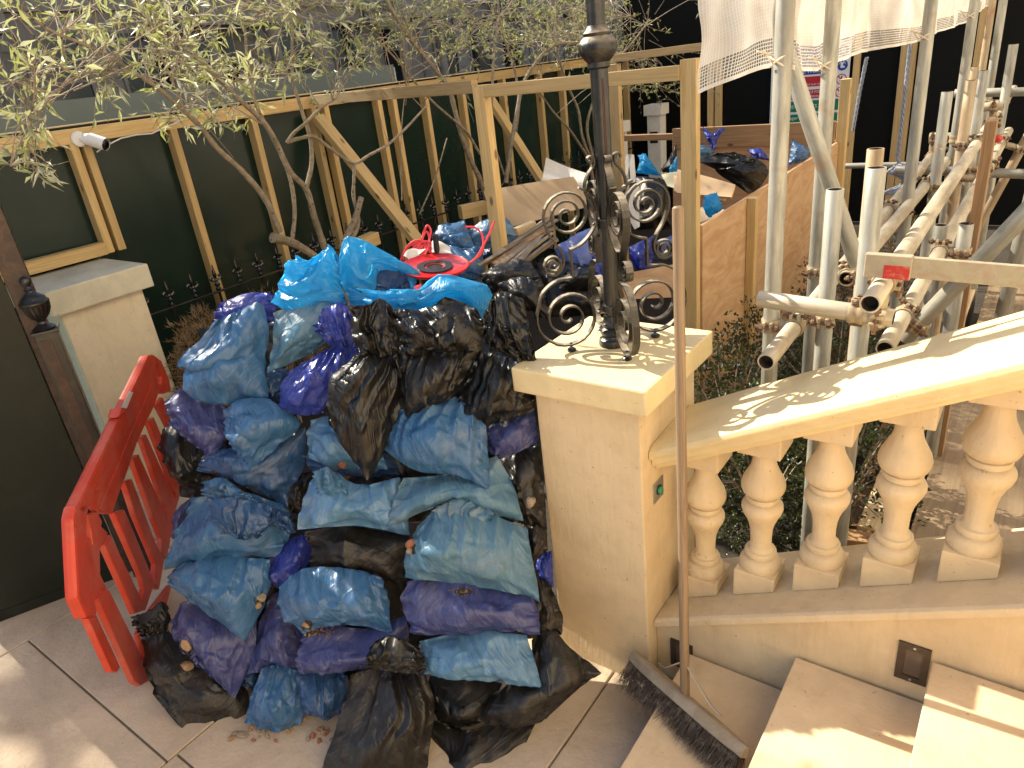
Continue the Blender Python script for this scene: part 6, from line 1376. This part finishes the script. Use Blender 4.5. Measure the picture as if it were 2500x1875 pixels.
# ------------------------------------------------------------------ across the street
rg = np.random.default_rng(77)
def street_tree(label, x, y, CR, rad, nb, nl):
    stt = thing('street_tree', label, 'tree', (x, y, 0)); g = G(); lg = G(); c = A(*CR)
    g.tube([A(x, y, 0), A(x - .05, y, 4), A(x + .05, (y + c[1]) / 2, 7.6), c + A(0, 0, .4)], [.20, .16, .10, .03], 10)
    for k in range(nb):
        v = rg.normal(size=3); v /= np.linalg.norm(v); tip = c + v * A(*rad) * rg.uniform(.55, 1.0); s0 = A(x, c[1], rg.uniform(c[2] - 2.2, c[2])); g.tube([s0, (s0 + tip) / 2 + rg.normal(0, .15, 3), tip], [.035, .02, .006], 5)
        for q in range(nl): leaf(lg, tip + rg.normal(0, .20, 3), rg.normal(size=3) + v, rg.normal(size=3), rg.uniform(.09, .15), rg.uniform(.03, .045))
    part('trunk', g, 'bark', stt, smooth=True); part('crown', lg, 'olive_leaf_far', stt)
street_tree('tall street tree across the road, its crown above the picture', -13.6, 1.9, (-13.6, .25, 9.6), (1.4, 1.5, 1.4), 40, 34)
street_tree('unseen street tree added farther along the kerb to shade the walkway boards', -13.6, 4.6, (-13.6, 4.4, 11.0), (1.4, 1.7, .75), 44, 46)  # unseen tree added so that its flat crown shades the walkway boards
oh = thing('street_screen', 'grey-green panel screen standing in the road beyond the hoarding', 'screen', (-7, 4.5, 0))
for k in range(4): part('panel', G().box(-7.02, -7.0, 1.2 + 1.5 * k, 2.69 + 1.5 * k, 0, 2.12 + .004 * k), 'opp_hoarding', oh)
for k in range(5): part('post', G().box(-7.10, -7.021, 1.17 + 1.5 * k, 1.23 + 1.5 * k, 0, 2.10), 'steel', oh)
RB = mesh_of(G().lathe([(.013, 0), (.013, 1.16), (.001, 1.24)], n=6), 'railing_iron')
for k in range(7):
    y0 = -6 + 6.2 * k; y1 = y0 + 6.18; X_ = -17.0
    t = thing('terrace_house', ['leftmost stucco terrace house across the street', 'stucco house across the street behind the left end of the olive tree', 'stucco house across the street behind the olive tree', 'stucco house across the street above the brace timber', 'stucco house across the street behind the upright olive stems', 'stucco house across the street beyond the lamp post', 'farthest stucco house seen over the end of the hoarding'][k], 'house', (X_, y0, 0), 'terrace houses across the street')
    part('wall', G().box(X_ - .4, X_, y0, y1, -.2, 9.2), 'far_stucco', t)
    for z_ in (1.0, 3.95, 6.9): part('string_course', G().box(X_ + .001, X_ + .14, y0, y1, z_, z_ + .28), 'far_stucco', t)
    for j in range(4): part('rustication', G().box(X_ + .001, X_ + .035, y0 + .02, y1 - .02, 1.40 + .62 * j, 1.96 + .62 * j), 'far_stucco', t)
    for yy in (y0 + 1.2, y0 + 3.1):
        for z_ in (1.75, 4.6):
            wn = part('window', G().box(X_ + .036, X_ + .05, yy - .55, yy + .55, z_, z_ + 1.75), 'dark_glass', t); g = G()
            g.box(X_ + .051, X_ + .09, yy - .62, yy - .55, z_ - .06, z_ + 1.8); g.box(X_ + .051, X_ + .09, yy + .55, yy + .62, z_ - .06, z_ + 1.8); g.box(X_ + .051, X_ + .09, yy - .55, yy + .55, z_ + .85, z_ + .9)
            part('frame', g, 'far_stucco', wn); part('sill', G().box(X_ + .036, X_ + .2, yy - .7, yy + .7, z_ - .16, z_ - .062), 'far_stucco', wn)
    dr = part('door', G().box(X_ + .036, X_ + .06, y0 + 4.5, y0 + 5.5, .3, 2.7), 'hoarding_black', t); part('fanlight', G().box(X_ + .036, X_ + .06, y0 + 4.5, y0 + 5.5, 2.75, 3.3), 'dark_glass', dr)
    for yy in (y0 + 4.15, y0 + 5.85): part('column', G().lathe([(.20, .3), (.20, .45), (.15, .5), (.14, 3.2), (.19, 3.3), (.20, 3.45)], (X_ + 1.2, yy, 0), 14), 'far_stucco', t, smooth=True)
    part('porch_roof', G().box(X_ + .2, X_ + 1.5, y0 + 3.8, y0 + 6.15, 3.46, 3.93), 'far_stucco', t)
    rr_ = thing('area_railing', 'black iron railing before the ' + ['leftmost', 'second', 'third', 'fourth', 'fifth', 'sixth', 'seventh'][k] + ' house across the street', 'railing', (X_ + 1.8, y0, 0), 'railings across the street')
    part('rail', G().box(X_ + 1.77, X_ + 1.80, y0, y0 + 4, 1.12, 1.16), 'railing_iron', rr_)
    for j in range(26): put('bar', RB, rr_, Matrix.Translation((X_ + 1.785, y0 + .08 + .155 * j, .05)))
